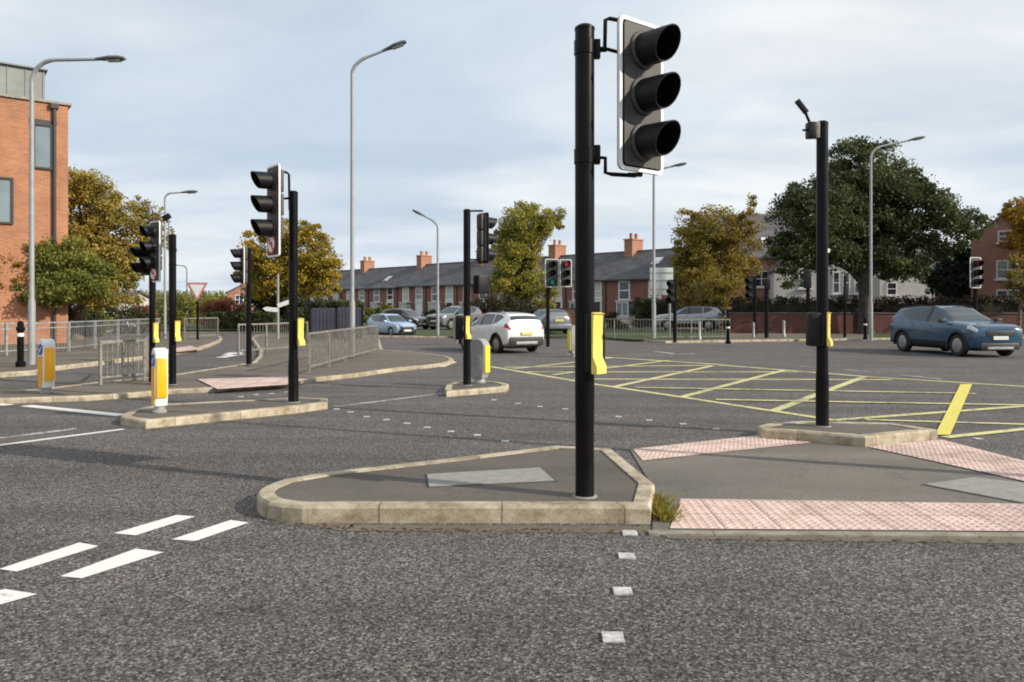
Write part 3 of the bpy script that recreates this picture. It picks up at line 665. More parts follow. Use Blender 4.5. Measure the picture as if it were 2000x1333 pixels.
# pole on the little island, heads seen from behind
L6 = G(912, 753, .09); t = signal('black signal pole on the little kerbed island with its lamp head seen from behind', L6, rel(914, 411, L6.y, L6)[2], .075, .068)
hz = rel(944, 466, L6.y + .1, L6); hd = head(t, hz, 128, .86, border=False, board=(.44, 1.14))
for zz_ in (.52, -.42): bracket(t, [(.05, 0, hz[2] + zz_), (hz[0], hz[1] - .1, hz[2] + zz_)], .018)
bx = rel(940, 556, L6.y + .05, L6); MB().box(bx, (.26, .20, .36), rz=R(38), bev=.03).build('near_side_signal_box', M_blackm, t, 35)
button_box(t, (-.01, -.14, rel(906, 640, L6.y, L6)[2]), 58, .95)
MB().box((-.15, 0, rel(898, 640, L6.y, L6)[2]), (.14, .18, .46), bev=.03).build('push_button_box', M_blackm, t, 35)
# twin heads across the junction
L7 = P(1070, 30.5, 0); t = signal('black signal pole beyond the white car with twin white edged heads, one showing red', L7, 3.35, .075, .075)
hz = rel(1078, 534, 30.4, L7); head(t, hz, 8, .97, lit='green', board=(.56, 1.16)); bracket(t, [(0, 0, hz[2] - .1), (hz[0], hz[1] + .12, hz[2] - .1)], .04)
hz = rel(1105, 534, 30.4, L7); head(t, hz, 12, .97, lit='red', board=(.50, 1.12)); bracket(t, [(0, 0, hz[2] - .1), (hz[0], hz[1] + .12, hz[2] - .1)], .04)
bracket(t, [(0, 0, 2.2), (.25, 0, 2.75)], .06)
# far side poles
L8 = G(1318, 669, .1); t = signal('dark far side signal pole in front of the pale road sign on the verge', L8, rel(1318, 548, L8.y, L8)[2], .08, .075)
hz = rel(1312, 570, L8.y - .1, L8); head(t, hz, -40, .92, border=False, board=(.42, 1.1)); bracket(t, [(0, 0, hz[2]), (hz[0], hz[1] + .12, hz[2])], .03)
L9 = G(1474, 659, .1); t = signal('dark far side signal pole with a lamp head by the brick wall and hedge', L9, rel(1476, 540, L9.y, L9)[2], .09, .085)
hz = rel(1465, 563, L9.y - .1, L9); head(t, hz, -45, 1.0, border=False, board=(.46, 1.15)); bracket(t, [(0, 0, hz[2]), (hz[0], hz[1] + .12, hz[2])], .03)
L10 = G(1497, 661, .1); t = signal('plain dark pole just right of the lamp head pole by the brick wall', L10, rel(1497, 550, L10.y, L10)[2], .10, .09)
MB().box((0, -.12, 2.6), (.24, .2, .5), bev=.03).build('signal_cabinet', M_blackm, t, 35)
L11 = G(1905, 664, .1); t = signal('signal pole at far right behind the blue car with a white edged head', L11, rel(1905, 505, L11.y, L11)[2], .10, .09)
hz = rel(1905, 533, L11.y - .15, L11); head(t, hz, 10, 1.15, lit='red', board=(.50, 1.22)); bracket(t, [(0, 0, hz[2]), (hz[0], hz[1] + .12, hz[2])], .04)
L12 = G(1578, 659, .1); t = signal('dark pole with a fluted cluster of boxes left of the detector pole, far side', L12, rel(1578, 560, L12.y, L12)[2] + .4, .10, .09)
hz = rel(1577, 545, L12.y, L12); MB().box(hz, (.34, .26, .95), bev=.05).build('signal_head', M_blackm, t, 35)
L13 = G(1650, 660, .1); t = signal('thin dark pole between the detector pole and the oak trunk, far side', L13, rel(1650, 540, L13.y, L13)[2], .07, .06)
MB().box((0, -.1, rel(1650, 575, L13.y, L13)[2]), (.2, .16, .8), bev=.03).build('signal_head', M_blackm, t, 35)
L14 = Vector((8.8, 6.27, TOP)); 

# ------------------------------------------------------------------ street lamps
def lamp(label, loc, Hh, arm, yaw, rise, r0=.085, bend=.8, mlt=None):
    t = thing('street_lamp', label, 'street lamp', loc, R(yaw), 'street lamps round the junction')
    MB().lathe([(r0 * 1.0, -.02), (r0, 1.6), (r0 * .74, 1.75), (r0 * .62, Hh - bend)], n=16).build('column', M_lampg, t, 40)
    pts = []
    for k in range(9):
        a = R(90) * k / 8; pts.append((bend * (1 - math.cos(a)), 0, Hh - bend + bend * math.sin(a)))
    d = rise / max(.1, arm - bend)
    pts = [(x, 0, z + max(0, x - bend * .4) * d * .8) for x, _, z in pts]
    e = pts[-1]; pts.append((arm, 0, e[2] + (arm - e[0]) * d))
    MB().tube(pts, [r0 * .62] * (len(pts) - 2) + [r0 * .5, r0 * .45], 10).build('bracket_arm', M_lampg, t, 60)
    e = pts[-1]; an = math.atan(d)
    hb = MB(); prof = [(-.06, .05), (.0, .075), (.35, .10), (.60, .085), (.66, .03)]
    vs = []; n = len(prof)
    secs = [(-.08, .045, .04), (.05, .07, .06), (.30, .15, .085), (.55, .15, .08), (.68, .09, .045)]
    for x, w, h in secs: vs += [(x, w * math.cos(a), h * (math.sin(a) if math.sin(a) > 0 else .55 * math.sin(a))) for a in (2 * math.pi * k / 14 for k in range(14))]
    hb.mesh(vs, [(i * 14 + k, i * 14 + (k + 1) % 14, (i + 1) * 14 + (k + 1) % 14, (i + 1) * 14 + k) for i in range(4) for k in range(14)] + [tuple(reversed(range(14))), tuple(range(56, 70))])
    hb.xf(Matrix.Translation(e) @ Matrix.Rotation(-an, 4, 'Y')); l = hb.build('lantern', M_lamphd, t, 50)
    gl = MB(); gl.box((.40, 0, -.052), (.34, .20, .012), bev=.004); gl.xf(Matrix.Translation(e) @ Matrix.Rotation(-an, 4, 'Y')); gl.build('lantern_glass', M_pale, l, 40)
    return t
p = G(62, 712, .1); lamp('grey street lamp at far left before the orange brick building', p, H(118, p.y) - .1, 1.75, 0, .02, .09, .6)
p = G(688, 698, .1); lamp('tallest grey street lamp, standing behind the guard rail left of centre', p, H(118, p.y) - .1, .98, 0, .22, .085, .42)
p = G(322, 662, .1); lamp('thin grey street lamp rising behind the double head signal pole', p, H(378, p.y) - .1, .85, 0, .03, .07, .3)
p = G(855, 656, .1); lamp('grey street lamp on the verge with its arm pointing left', p, H(432, p.y) - .1, .72, 180, .16, .085, .4)
p = G(1277, 661, .1); lamp('grey street lamp in front of the terrace, partly behind the near signal head', p, H(331, p.y) - .1, .9, 0, .1, .10, .4)
p = G(1701, 665, .1); lamp('grey street lamp standing in front of the oak trunk', p, H(288, p.y) - .1, 1.75, 0, .26, .085, .5)
p = P(365, 62); lamp('small distant street lamp beside the give way triangle', p, H(520, 62), .8, 180, .05, .09, .3)
lp = G(2180, 946); lamp('grey street lamp standing on the crossing off to the right', (lp.x, lp.y, 0), 8.5, 1.5, 100, .3, .08, .6)

# ------------------------------------------------------------------ illuminated bollards
def bollard(label, loc, yaw, w=.34, d=.24, h=.93, faces=True, grey=False):
    t = thing('keep_left_bollard', label, 'bollard', loc, R(yaw), 'illuminated keep left bollards')
    MB().lathe([(min(.12, w * .42), 0), (min(.12, w * .42), .025), (w * .32, .04), (w * .30, .12)], n=18).build('base_plate', M_bolg, t, 35)
    def outline(w_, h_, n=10):
        r = w_ * .5; o = [(-w_ * .36, 0), (w_ * .36, 0), (w_ * .46, h_ * .16), (w_ * .5, h_ * .35)]
        o += [(r * math.cos(a), h_ - r * .85 + r * .85 * math.sin(a)) for a in (math.pi * k / n for k in range(n + 1))]
        return o + [(-w_ * .5, h_ * .35), (-w_ * .46, h_ * .16)]
    o = outline(w, h - .1); n = len(o); s = outline(w * .86, (h - .1) * .975); mb = MB()
    vs = [(x, -d * .5, z + .01) for x, z in s] + [(x, -d * .42, z) for x, z in o] + [(x, d * .42, z) for x, z in o] + [(x, d * .5, z + .01) for x, z in s]
    mb.mesh(vs, [tuple(range(n)), tuple(reversed(range(3 * n, 4 * n)))] + [(i * n + k, (i + 1) * n + k, (i + 1) * n + (k + 1) % n, i * n + (k + 1) % n) for i in range(3) for k in range(n)])
    sh = mb.build('shell', M_bolg if grey else M_bolw, t, 40, loc=(0, 0, .1))
    def panel(pts, y, m, nm):
        b = MB(); k = len(pts); sg = 1 if y < 0 else -1
        b.mesh([(x, y, z) for x, z in pts] + [(x, y + sg * .01, z) for x, z in pts], [tuple(range(k)), tuple(reversed(range(k, 2 * k)))] + [(i, k + i, k + (i + 1) % k, (i + 1) % k) for i in range(k)])
        return b.build(nm, m, sh, 30)
    if not grey:
        lowp = [(-w * .31, .02), (w * .31, .02), (w * .41, h * .17), (w * .43, h * .58), (-w * .43, h * .58), (-w * .41, h * .17)]
        panel(lowp, -d * .5 - .006, M_amber, 'amber_panel')
        dr = min(.125, w * .40)
        dsc = [(dr * math.cos(a), h * .70 + dr * math.sin(a)) for a in (2 * math.pi * k / 26 for k in range(26))]
        f = panel(dsc, -d * .5 - .007, M_blue, 'blue_disc')
        y = -d * .5 - .0095; zc = h * .70; q2 = MB()                              # white arrow pointing down to the left
        def ar(u, s_):  # u along arrow (down left), s across
            dx, dz = -.7071, -.7071; return (u * dx + s_ * .7071, y, zc + u * dz - s_ * .7071)
        e_ = dr / .125; q2.quad([ar(-.08 * e_, -.018 * e_), ar(-.08 * e_, .018 * e_), ar(.02 * e_, .018 * e_), ar(.02 * e_, -.018 * e_)]); q2.mesh([ar(.01 * e_, -.055 * e_), ar(.01 * e_, .055 * e_), ar(.095 * e_, 0)], [(0, 1, 2)])
        q2.build('white_arrow', M_signw, sh)
    # side and back panels
    for sg in (1, -1):
        b = MB(); x0 = sg * (w * .5 + .004)
        zz0, zz1 = h * (.13 if not grey else .12), h * .74
        b.box((sg * (w * .475), 0, (zz0 + zz1) / 2), (.05, d * .80, zz1 - zz0), bev=.01); b.build('side_panel', M_amber if not grey else M_hiyel, sh, 30)
    return t
b1 = bollard('amber keep left bollard at far left near the stop line', G(91, 768, .075), -38, h=.96, w=.25, d=.20)
bollard('amber bollard with a blue arrow disc at the nose of the long left island', G(312, 806, .10), -52, w=.23, h=.92, d=.17)
bollard('grey backed bollard with a yellow edge beside the pole on the little island', G(937, 748, .09), 152, w=.34, h=.88, grey=True)
bollard('yellow and white bollard half hidden behind the foreground signal pole', P(1121, 24.5), 25, h=1.02, grey=True)
bollard('pale bollard across the road by the grey parked car', G(893, 668, 0), 150, w=.32, h=1.15, grey=True)
# ------------------------------------------------------------------ guard rails, fences, posts, signs
def guardrail(label, pts, h, post=.05, bars=True, step=.11, low=.14, mid=None, m=None, pstep=2.0, group='pedestrian guard rails'):
    m = m or M_galvd; base = Vector(pts[0]); t = thing('guard_rail', label, 'guard rail', base, 0, group)
    for a, b in zip(pts[:-1], pts[1:]):
        a, b = Vector(a) - base, Vector(b) - base; d = b - a; Ld = d.length; k = max(1, round(Ld / pstep)); e = d / Ld; rz = math.atan2(d.y, d.x)
        for i in range(k + 1):
            p = a + d * i / k; MB().box((p.x, p.y, p.z + h / 2), (post, post, h), rz).build('post', m, t)
        for i in range(k):
            p0 = a + d * i / k + e * post * .5; p1 = a + d * (i + 1) / k - e * post * .5; c = (p0 + p1) / 2; l = (p1 - p0).length - .004; mb = MB()
            mb.box((c.x, c.y, c.z + h - .03), (l, .036, .045), rz); mb.box((c.x, c.y, c.z + low), (l, .03, .035), rz)
            if mid: mb.box((c.x, c.y, c.z + mid), (l, .03, .035), rz)
            if bars:
                nb = int(l / step)
                for j in range(1, nb):
                    q = p0 + (p1 - p0) * j / nb; mb.box((q.x, q.y, q.z + (low + h - .05) / 2), (.011, .011, h - .07 - low), rz)
            mb.build('rail_panel', m, t)
    return t
guardrail('long pale guard rail along the left footway before the hedge', [G(-160, 706, .1), G(12, 695, .1), G(134, 687, .1), G(270, 671, .1), G(310, 667, .1)], 1.02, .07, True, .12, mid=.82, pstep=2.2, m=M_galv)
guardrail('short barred guard rail pen on the splitter island left of the double head signal', [G(196, 752, .09), G(282, 744, .09), G(292, 728, .09), G(240, 727, .09)], .86, .05, True, .10, pstep=1.6)
guardrail('guard rail run at the footway corner right of the left middle signal pole', [G(603, 729, .09), G(674, 708, .09), G(737, 690, .09)], .93, .055, True, .085, pstep=1.9)
guardrail('low grey guard rail behind the small signal pole at the side road mouth', [G(466, 694, .1), G(520, 690, .1), G(600, 682, .1)], .98, .05, True, .12, pstep=1.9)
guardrail('far thin guard rail along the verge before the terrace left of the far brick wall', [G(1130, 659, .1), G(1275, 664, .1), G(1425, 663, .1)], .95, .04, True, .16, pstep=2.2)
guardrail('dark distant guard rail on the left footway before the give way triangle', [G(360, 664, .1), G(425, 660, .1)], 1.0, .05, True, .12, pstep=2)
# black bollard at far left and thin marker posts across the road
def post_bollard(px, py, hh, label, m, r=.06):
    p = G(px, py, .1); t = thing('bollard_post', label, 'bollard', p, 0, 'slim posts on the pavements')
    MB().lathe([(r * 1.5, 0), (r * 1.5, .12), (r, .16), (r, hh * .78), (r * 1.35, hh * .80), (r * 1.35, hh * .86), (r, hh * .88), (r * .95, hh * .97), (r * .4, hh)], n=14).build('shaft', m, t, 40)
    MB().lathe([(r * 1.03, hh * .66), (r * 1.06, hh * .665), (r * 1.06, hh * .73), (r * 1.03, hh * .735)], n=14).build('reflective_band', M_bordw if m is M_black else M_galv, t, 40)
post_bollard(40, 717, 1.15, 'black cast bollard beside the far left street lamp', M_black, .075)
post_bollard(1366, 664, .85, 'slim pale marker post on the verge before the silver car', M_galv)
post_bollard(1422, 672, .95, 'dark marker post at the far kerb left of the brick wall', M_black, .07)
post_bollard(1531, 659, .85, 'slim pale marker post before the brick wall right of the signal poles', M_galv)
post_bollard(1472, 660, .75, 'short pale marker post beside the far pole with a lamp head', M_galv, .05)
post_bollard(1690, 664, 1.0, 'dark marker post at the foot of the oak', M_black, .07)
# pale road sign seen from behind, give way triangle, finger post
p = G(1292, 659, .1); t = thing('road_sign', 'large pale road sign panel seen from behind on two posts before the terrace', 'road sign', p)
MB().box((0, -.0, H(550, p.y) - .1), (1.15, .04, 1.36), bev=.008).build('sign_panel', M_pale, t, 30)
for z in (H(533, p.y), H(548, p.y), H(565, p.y)): MB().box((0, -.034, z - .1), (1.17, .03, .05)).build('stiffening_rail', M_galv, t)
MB().cyl((.42, .05, 0), (.42, .05, H(527, p.y) - .1), .05, n=10).build('sign_post', M_lampg, t, 40)
MB().cyl((-.42, .05, 0), (-.42, .05, H(527, p.y) - .1), .05, n=10).build('sign_post', M_lampg, t, 40)
p = G(386, 664, .1); t = thing('give_way_sign', 'faded pinkish triangle on a dark pole at the side road mouth', 'road sign', p)
z = H(565, p.y) - .1
def tri(s, y, m, nm, par=None):
    b = MB(); pts = [(-s, z + s * .58), (0, z - s * 1.15), (s, z + s * .58)]
    b.mesh([(x, y, q) for x, q in pts] + [(x, y - .014, q) for x, q in pts], [(0, 2, 1), (3, 4, 5), (0, 1, 4, 3), (1, 2, 5, 4), (2, 0, 3, 5)]); return b.build(nm, m, par or t)
a = tri(.50, -.06, M_signf, 'sign_plate'); tri(.34, -.076, M_signw, 'sign_face', a)
MB().cyl((0, 0, 0), (0, 0, z + .3), .055, n=10).build('sign_post', M_black, t, 40)
p = G(543, 662, .1); t = thing('finger_post', 'pale finger post with two pointing arms beside the left middle signal pole', 'road sign', p)
MB().cyl((0, 0, 0), (0, 0, H(540, p.y)), .06, .05, n=12).build('sign_post', M_lampg, t, 40)
for (dx, z, r_) in ((.40, H(598, p.y) - .1, 20), (-.25, H(606, p.y) - .1, -6)):
    b = MB(); s = 1 if dx > 0 else -1
    b.mesh([(0, -.07, z - .10), (s * .55, -.07, z - .10), (s * .72, -.07, z), (s * .55, -.07, z + .10), (0, -.07, z + .10)] + [(0, -.05, z - .10), (s * .55, -.05, z - .10), (s * .72, -.05, z), (s * .55, -.05, z + .10), (0, -.05, z + .10)],
           [(0, 1, 2, 3, 4), (9, 8, 7, 6, 5)] + [(i, 5 + i, 5 + (i + 1) % 5, (i + 1) % 5) for i in range(5)])
    b.xf(Matrix.Translation((0, 0, z)) @ Matrix.Rotation(R(-r_) , 4, 'Y') @ Matrix.Translation((0, 0, -z))); b.build('sign_arm', M_signw, t)

# ------------------------------------------------------------------ cars
def lerp_tab(tab, x):
    xs = [r[0] for r in tab]
    if x <= xs[0]: return np.array(tab[0][1:])
    for a, b in zip(tab[:-1], tab[1:]):
        if x <= b[0]:
            t = (x - a[0]) / (b[0] - a[0]); t = t * t * (3 - 2 * t) * .35 + t * .65
            return np.array(a[1:]) * (1 - t) + np.array(b[1:]) * t
    return np.array(tab[-1][1:])
SUVT = [  # x, bottom, belt, top, half width, half width at the top
    (-2.20, .52, .96, 1.05, .74, .60), (-2.17, .42, 1.05, 1.20, .86, .70), (-2.08, .34, 1.12, 1.40, .90, .70), (-1.86, .28, 1.15, 1.57, .92, .66), (-1.60, .24, 1.15, 1.61, .93, .64), (-.9, .22, 1.12, 1.655, .93, .645), (-.2, .22, 1.09, 1.65, .93, .645),
    (.22, .22, 1.08, 1.58, .93, .64), (.65, .22, 1.07, 1.36, .93, .69), (1.05, .22, 1.06, 1.145, .93, .80), (1.5, .22, 1.03, 1.105, .92, .80), (1.95, .24, .985, 1.05, .90, .76), (2.12, .28, .90, .99, .84, .70), (2.19, .36, .80, .92, .76, .64)]
HATT = [(-1.95, .48, .86, .93, .68, .5), (-1.9, .36, .92, 1.08, .78, .62), (-1.78, .28, .97, 1.30, .83, .60), (-1.5, .20, .98, 1.42, .86, .56), (-.7, .17, .95, 1.47, .87, .56), (0, .17, .92, 1.45, .87, .56),
    (.3, .17, .91, 1.36, .87, .57), (.75, .17, .89, 1.08, .87, .65), (1.05, .17, .87, .94, .86, .68), (1.5, .18, .82, .88, .84, .66), (1.8, .2, .74, .80, .78, .58), (1.93, .26, .62, .70, .68, .5)]
def car(name, label, loc, heading, paintm, tab, suv=True, wheelbase=2.70, wr=.36, plate=True, scale=1.0):
    t = thing(name, label, 'car', loc, math.atan2(heading[1], heading[0])); t.scale = (scale,) * 3
    x0, x1 = tab[0][0], tab[-1][0]
    def ring(x):
        zb, zl, zt, w, wt = lerp_tab(tab, x); hb = zl - zb; cr = min(.06, (zt - zl) * .4)
        half = [(0, zb), (w * .80, zb), (w * .955, zb + hb * .10), (w * .99, zb + hb * .28), (w, zb + hb * .50), (w * .995, zb + hb * .72), (w * .985, zb + hb * .86), (w * .955, zl),
                (w * .955 * .62 + wt * .38, zl * .62 + (zt - cr) * .38), (w * .955 * .28 + wt * .72, zl * .28 + (zt - cr) * .72), (wt, zt - cr), (wt * .90, zt - cr * .35), (wt * .55, zt - .006), (0, zt)]
        return half
    xs = sorted(set([x0, x1] + list(np.linspace(x0, x1, 70)) + [r[0] for r in tab])); NH = len(ring(0)); bmv = MB(); rows = []
    for x in xs:
        h = ring(x); rows.append([(x, y, z) for y, z in h] + [(x, -y, z) for y, z in h[-2:0:-1]])
    n = len(rows[0]); vs = [p for r in rows for p in r]
    fs = [(i * n + k, i * n + (k + 1) % n, (i + 1) * n + (k + 1) % n, (i + 1) * n + k) for i in range(len(rows) - 1) for k in range(n)] + [tuple(reversed(range(n))), tuple(range((len(rows) - 1) * n, len(rows) * n))]
    bmv.mesh(vs, fs); body = bmv.build('body', paintm, None, 38)
    fx, rx = wheelbase * .5 + .02, -wheelbase * .5 + .02
    bm = bmesh.new(); bm.from_mesh(body.data); bmesh.ops.recalc_face_normals(bm, faces=bm.faces); bm.to_mesh(body.data); bm.free()
    for wx in (fx, rx):
        cu = MB().cyl((wx, -1.3, wr), (wx, 1.3, wr), wr * 1.17, n=32); co = cu.build('cut', M_clad)
        bm = bmesh.new(); bm.from_mesh(co.data); bmesh.ops.recalc_face_normals(bm, faces=bm.faces); bm.to_mesh(co.data); bm.free()
        md = body.modifiers.new('b', 'BOOLEAN'); md.operation = 'DIFFERENCE'; md.object = co; md.solver = 'EXACT'
        dg = bpy.context.evaluated_depsgraph_get(); me = bpy.data.meshes.new_from_object(body.evaluated_get(dg)); body.modifiers.clear(); body.data = me
        bpy.data.objects.remove(co)
    body.data.polygons.foreach_set('use_smooth', [True] * len(body.data.polygons)); body.data.set_sharp_from_angle(angle=R(38)); body.parent = t
    # dark inner floor so that the arches are not see-through
    MB().box(((fx + rx) / 2, 0, wr * 1.0), (wheelbase + wr * 2.2, lerp_tab(tab, 0)[3] * 1.15, wr * .95)).build('underbody', M_clad, t)
    def pt(x, f, side):   # f in ring index space
        h = ring(x); i = min(int(f), len(h) - 2); a, b = h[i], h[i + 1]; u = f - i
        return Vector((x, side * (a[0] * (1 - u) + b[0] * u), a[1] * (1 - u) + b[1] * u))
    def patch(nm, m, side, xa, xb, lo, hi, off=.005, nx=16, nf=5, par=None):
        """lo, hi: functions or values of ring index along x"""
        g = lambda q, x: q(x) if callable(q) else q
        vs = []; 
        for i in range(nx + 1):
            x = xa + (xb - xa) * i / nx; l, h_ = g(lo, x), g(hi, x)
            for j in range(nf + 1):
                f = l + (h_ - l) * j / nf; p = pt(x, f, side); e = .02
                dx = pt(min(x + e, x1), f, side) - pt(max(x - e, x0), f, side); df = pt(x, min(f + .1, NH - 1.001), side) - pt(x, max(f - .1, 0), side)
                nrm = dx.cross(df).normalized(); nrm = nrm if nrm.y * side > 0 or (abs(nrm.y) < .3 and nrm.z > 0) else -nrm
                vs.append(p + nrm * off)
        fs_ = [(i * (nf + 1) + j, (i + 1) * (nf + 1) + j, (i + 1) * (nf + 1) + j + 1, i * (nf + 1) + j + 1) for i in range(nx) for j in range(nf)]
        return MB().mesh(vs, fs_).build(nm, m, par or t, 60)
    def interp(pts):
        return lambda x: float(np.interp(x, [p[0] for p in pts], [p[1] for p in pts]))
    k = x1 / 2.19; rf = x0 / -2.20
    for s in (1, -1):
        d1 = patch('door', paintm, s, -.02 * k, 1.0 * k, 3.1, 7.0, .003, par=t); d2 = patch('door', paintm, s, -.95 * k, -.06 * k, 3.1, 7.0, .003, par=t)
        for d_, hx in ((d1, .12), (d2, -.8)): MB().box((hx * k, s * (lerp_tab(tab, 0)[3] * .985 + .006), lerp_tab(tab, 0)[1] - .12), (.17, .025, .03), bev=.008).build('door_handle', paintm, d_, 40)
        patch('side_window', M_cglass, s, -.02 * k, .95 * k, 7.12, interp([(-.02 * k, 9.85), (.25 * k, 9.8), (.55 * k, 9.3), (.95 * k, 7.3)]), .005)
        patch('side_window', M_cglass, s, -.92 * k, -.08 * k, 7.12, 9.85, .005)
        patch('quarter_window', M_cglass, s, -1.62 * k, -.98 * k, interp([(-1.62 * k, 9.0), (-1.3 * k, 7.6), (-.98 * k, 7.2)]), interp([(-1.62 * k, 9.2), (-1.4 * k, 9.75), (-.98 * k, 9.85)]), .005)
        patch('window_pillar', M_clad, s, -.10 * k, 0.0 * k, 7.08, 9.95, .0065, nx=3)
        if suv:
            patch('sill_cladding', M_clad, s, rx + wr * 1.1, fx - wr * 1.1, 1.2, 3.0, .012)
        for wx, nm in ((fx, 'front'), (rx, 'rear')):
            ar = MB(); y = s * (float(lerp_tab(tab, wx)[3]) * .985)
            r1_, r2 = wr * 1.155, wr * (1.34 if suv else 1.2); m_ = 18; vs = []
            for i in range(m_ + 1):
                a = R(-14) + R(208) * i / m_
                for rr, yy in ((r1_, y - s * .12), (r1_, y + s * .022), (r2, y + s * .016), (r2, y - s * .12)): vs.append((wx + rr * math.cos(a), yy, wr + rr * math.sin(a)))
            ar.mesh(vs, [(i * 4 + j, i * 4 + (j + 1) % 4, (i + 1) * 4 + (j + 1) % 4, (i + 1) * 4 + j) for i in range(m_) for j in range(4)]); ar.build('arch_trim', M_clad if suv else paintm, t, 50)
            tw = .205; yc = s * (float(lerp_tab(tab, wx)[3]) - .115)
            ty = MB().lathe([(wr * .60, -tw / 2), (wr * .93, -tw / 2), (wr, -tw / 2 + .03), (wr, tw / 2 - .03), (wr * .93, tw / 2), (wr * .66, tw / 2), (wr * .62, tw / 2 - .05)], n=28).xf(Matrix.Translation((wx, yc, wr)) @ Matrix.Rotation(R(-90 * s), 4, 'X')).build('wheel', M_tyre, t, 40)
            rm = MB(); rm.lathe([(wr * .62, -.0), (wr * .655, .01), (wr * .655, .03), (wr * .60, .035)], n=28)
            for q in range(5):
                a = 2 * math.pi * q / 5 + .3
                for da in (-.16, .16):
                    c_, s_ = math.cos(a + da * .55), math.sin(a + da * .55)
                    b2 = MB().box((wr * .33, 0, .02), (wr * .60, .035, .02)); b2.xf(Matrix.Rotation(a + da, 4, 'Z')); rm.mesh(b2.v, b2.f)
            rm.lathe([(.06, 0), (.06, .035), (.03, .04)], n=14)
            rm.xf(Matrix.Translation((wx, yc + s * (tw / 2 - .045), wr)) @ Matrix.Rotation(R(-90 * s), 4, 'X')); rm.build('rim', M_rim, ty, 40)
        mi = MB(); mi.box((.88 * k, s * (lerp_tab(tab, .88 * k)[3] + .09), lerp_tab(tab, 0)[1] + .06), (.13, .22, .15), bev=.04); mi.build('mirror', M_clad if suv else paintm, t, 50)
        if suv:
            rr_ = MB().tube([pt(x, 10.4, s) + Vector((0, 0, .035)) for x in np.linspace(-1.6 * k, .2 * k, 8)], .016, 6); rr_.build('roof_rail', M_clad, t, 50)
        # lamps
        h_ = patch('headlight', M_hl, s, x1 - .34, x1 - .035, 6.15, 7.9, .008, nx=8)
        tl = patch('tail_light', M_tl, s, x0 + .012, x0 + .26, 6.2, 7.6, .010, nx=8)
    # screens
    def across(nm, m, xa, xb, f0, off=.008, nx=10):
        vs = []; fr = [f0 + (NH - 1.001 - f0) * j / 5 for j in range(6)]
        for i in range(nx + 1):
            x = xa + (xb - xa) * i / nx; row = [pt(x, f, 1) for f in fr] + [pt(x, f, -1) for f in fr[::-1]]
            e = .02; dz = pt(x + e, NH - 1.01, 1) - pt(x - e, NH - 1.01, 1); nr = Vector((-dz.z, 0, dz.x)).normalized() * off
            vs += [p + nr for p in row]
        w_ = 12
        return MB().mesh(vs, [(i * w_ + j, i * w_ + j + 1, (i + 1) * w_ + j + 1, (i + 1) * w_ + j) for i in range(nx) for j in range(w_ - 1)]).build(nm, m, t, 60)
    across('windscreen', M_cglass, .24 * k if suv else .36 * k, 1.0 * k if suv else 1.13 * k, 10.5)
    across('rear_window', M_cglass, -2.10 * rf if suv else -1.80 * rf * 1.12, -1.95 * rf if suv else -1.62 * rf * 1.08, 10.4)
    # front and rear faces
    zf = tab[-1][3]
    MB().box((x1 - .03, 0, zf - .16), (.10, 1.0, .20), bev=.03).build('grille', M_clad, t, 40)
    MB().box((x1 - .05, 0, .36), (.14, 1.35, .22), bev=.05).build('front_bumper', M_clad, t, 40)
    MB().box((x0 + .02, 0, .49 if suv else .45), (.12, 1.60, .36 if suv else .26), bev=.05).build('rear_bumper', M_clad if suv else paintm, t, 40)
    if suv: MB().box((x0 - .035, 0, .43), (.02, 1.0, .11), bev=.006).build('skid_plate', M_galv, t, 40); MB().box((x1 + .02, 0, .30), (.02, .9, .08), bev=.006).build('skid_plate', M_galv, t, 40)
    if plate:
        MB().box((x1 + .03, 0, zf - .30), (.02, .52, .115), bev=.004).build('number_plate', M_plate_w, t); MB().box((x0 - .035, 0, .80), (.05, .52, .115), bev=.004).build('number_plate', M_plate_y, t)
    return t
P_blue = carpaint('blue car paint', (.020, .072, .130)); P_wht = carpaint('white car paint', (.80, .80, .79)); P_lb = carpaint('pale blue car paint', (.36, .50, .66)); P_dk = carpaint('dark maroon car paint', (.055, .032, .034)); P_gr = carpaint('grey car paint', (.17, .18, .19)); P_sv = carpaint('silver car paint', (.33, .34, .37))
car('blue_suv', 'dark blue five door car turning on the right of the junction', (15.12, 26.4, 0), (.13, -.99), P_blue, SUVT, scale=1.0, wheelbase=2.78)
car('white_suv', 'white car with black cladding driving away beyond the little island', (-.5, 28.0, 0), (-.53, .85), P_wht, SUVT, scale=.86)
car('pale_blue_hatchback', 'pale blue hatchback coming out past the guard rail end', P(764, 42.5), (.66, -.75), P_lb, HATT, suv=False, wheelbase=2.5, wr=.31, scale=.84)
car('maroon_car', 'dark maroon car parked behind the pale blue hatchback', P(792, 52, .1), (.80, -.6), P_dk, HATT, suv=False, wheelbase=2.5, wr=.32, scale=.95)
car('grey_car', 'grey car parked left of the white car behind the little island pole', P(888, 52, .1), (-.6, -.8), P_gr, SUVT, scale=.95)
car('silver_estate', 'silver car parked before the hedge behind the pale road sign', P(1344, 50, .1), (-.98, .2), P_sv, SUVT, scale=.95)
car('silver_car', 'silver car half hidden behind the right side of the white car', P(1066, 44, .1), (-.35, .93), P_gr, HATT, suv=False, wheelbase=2.5, wr=.31, scale=.95)
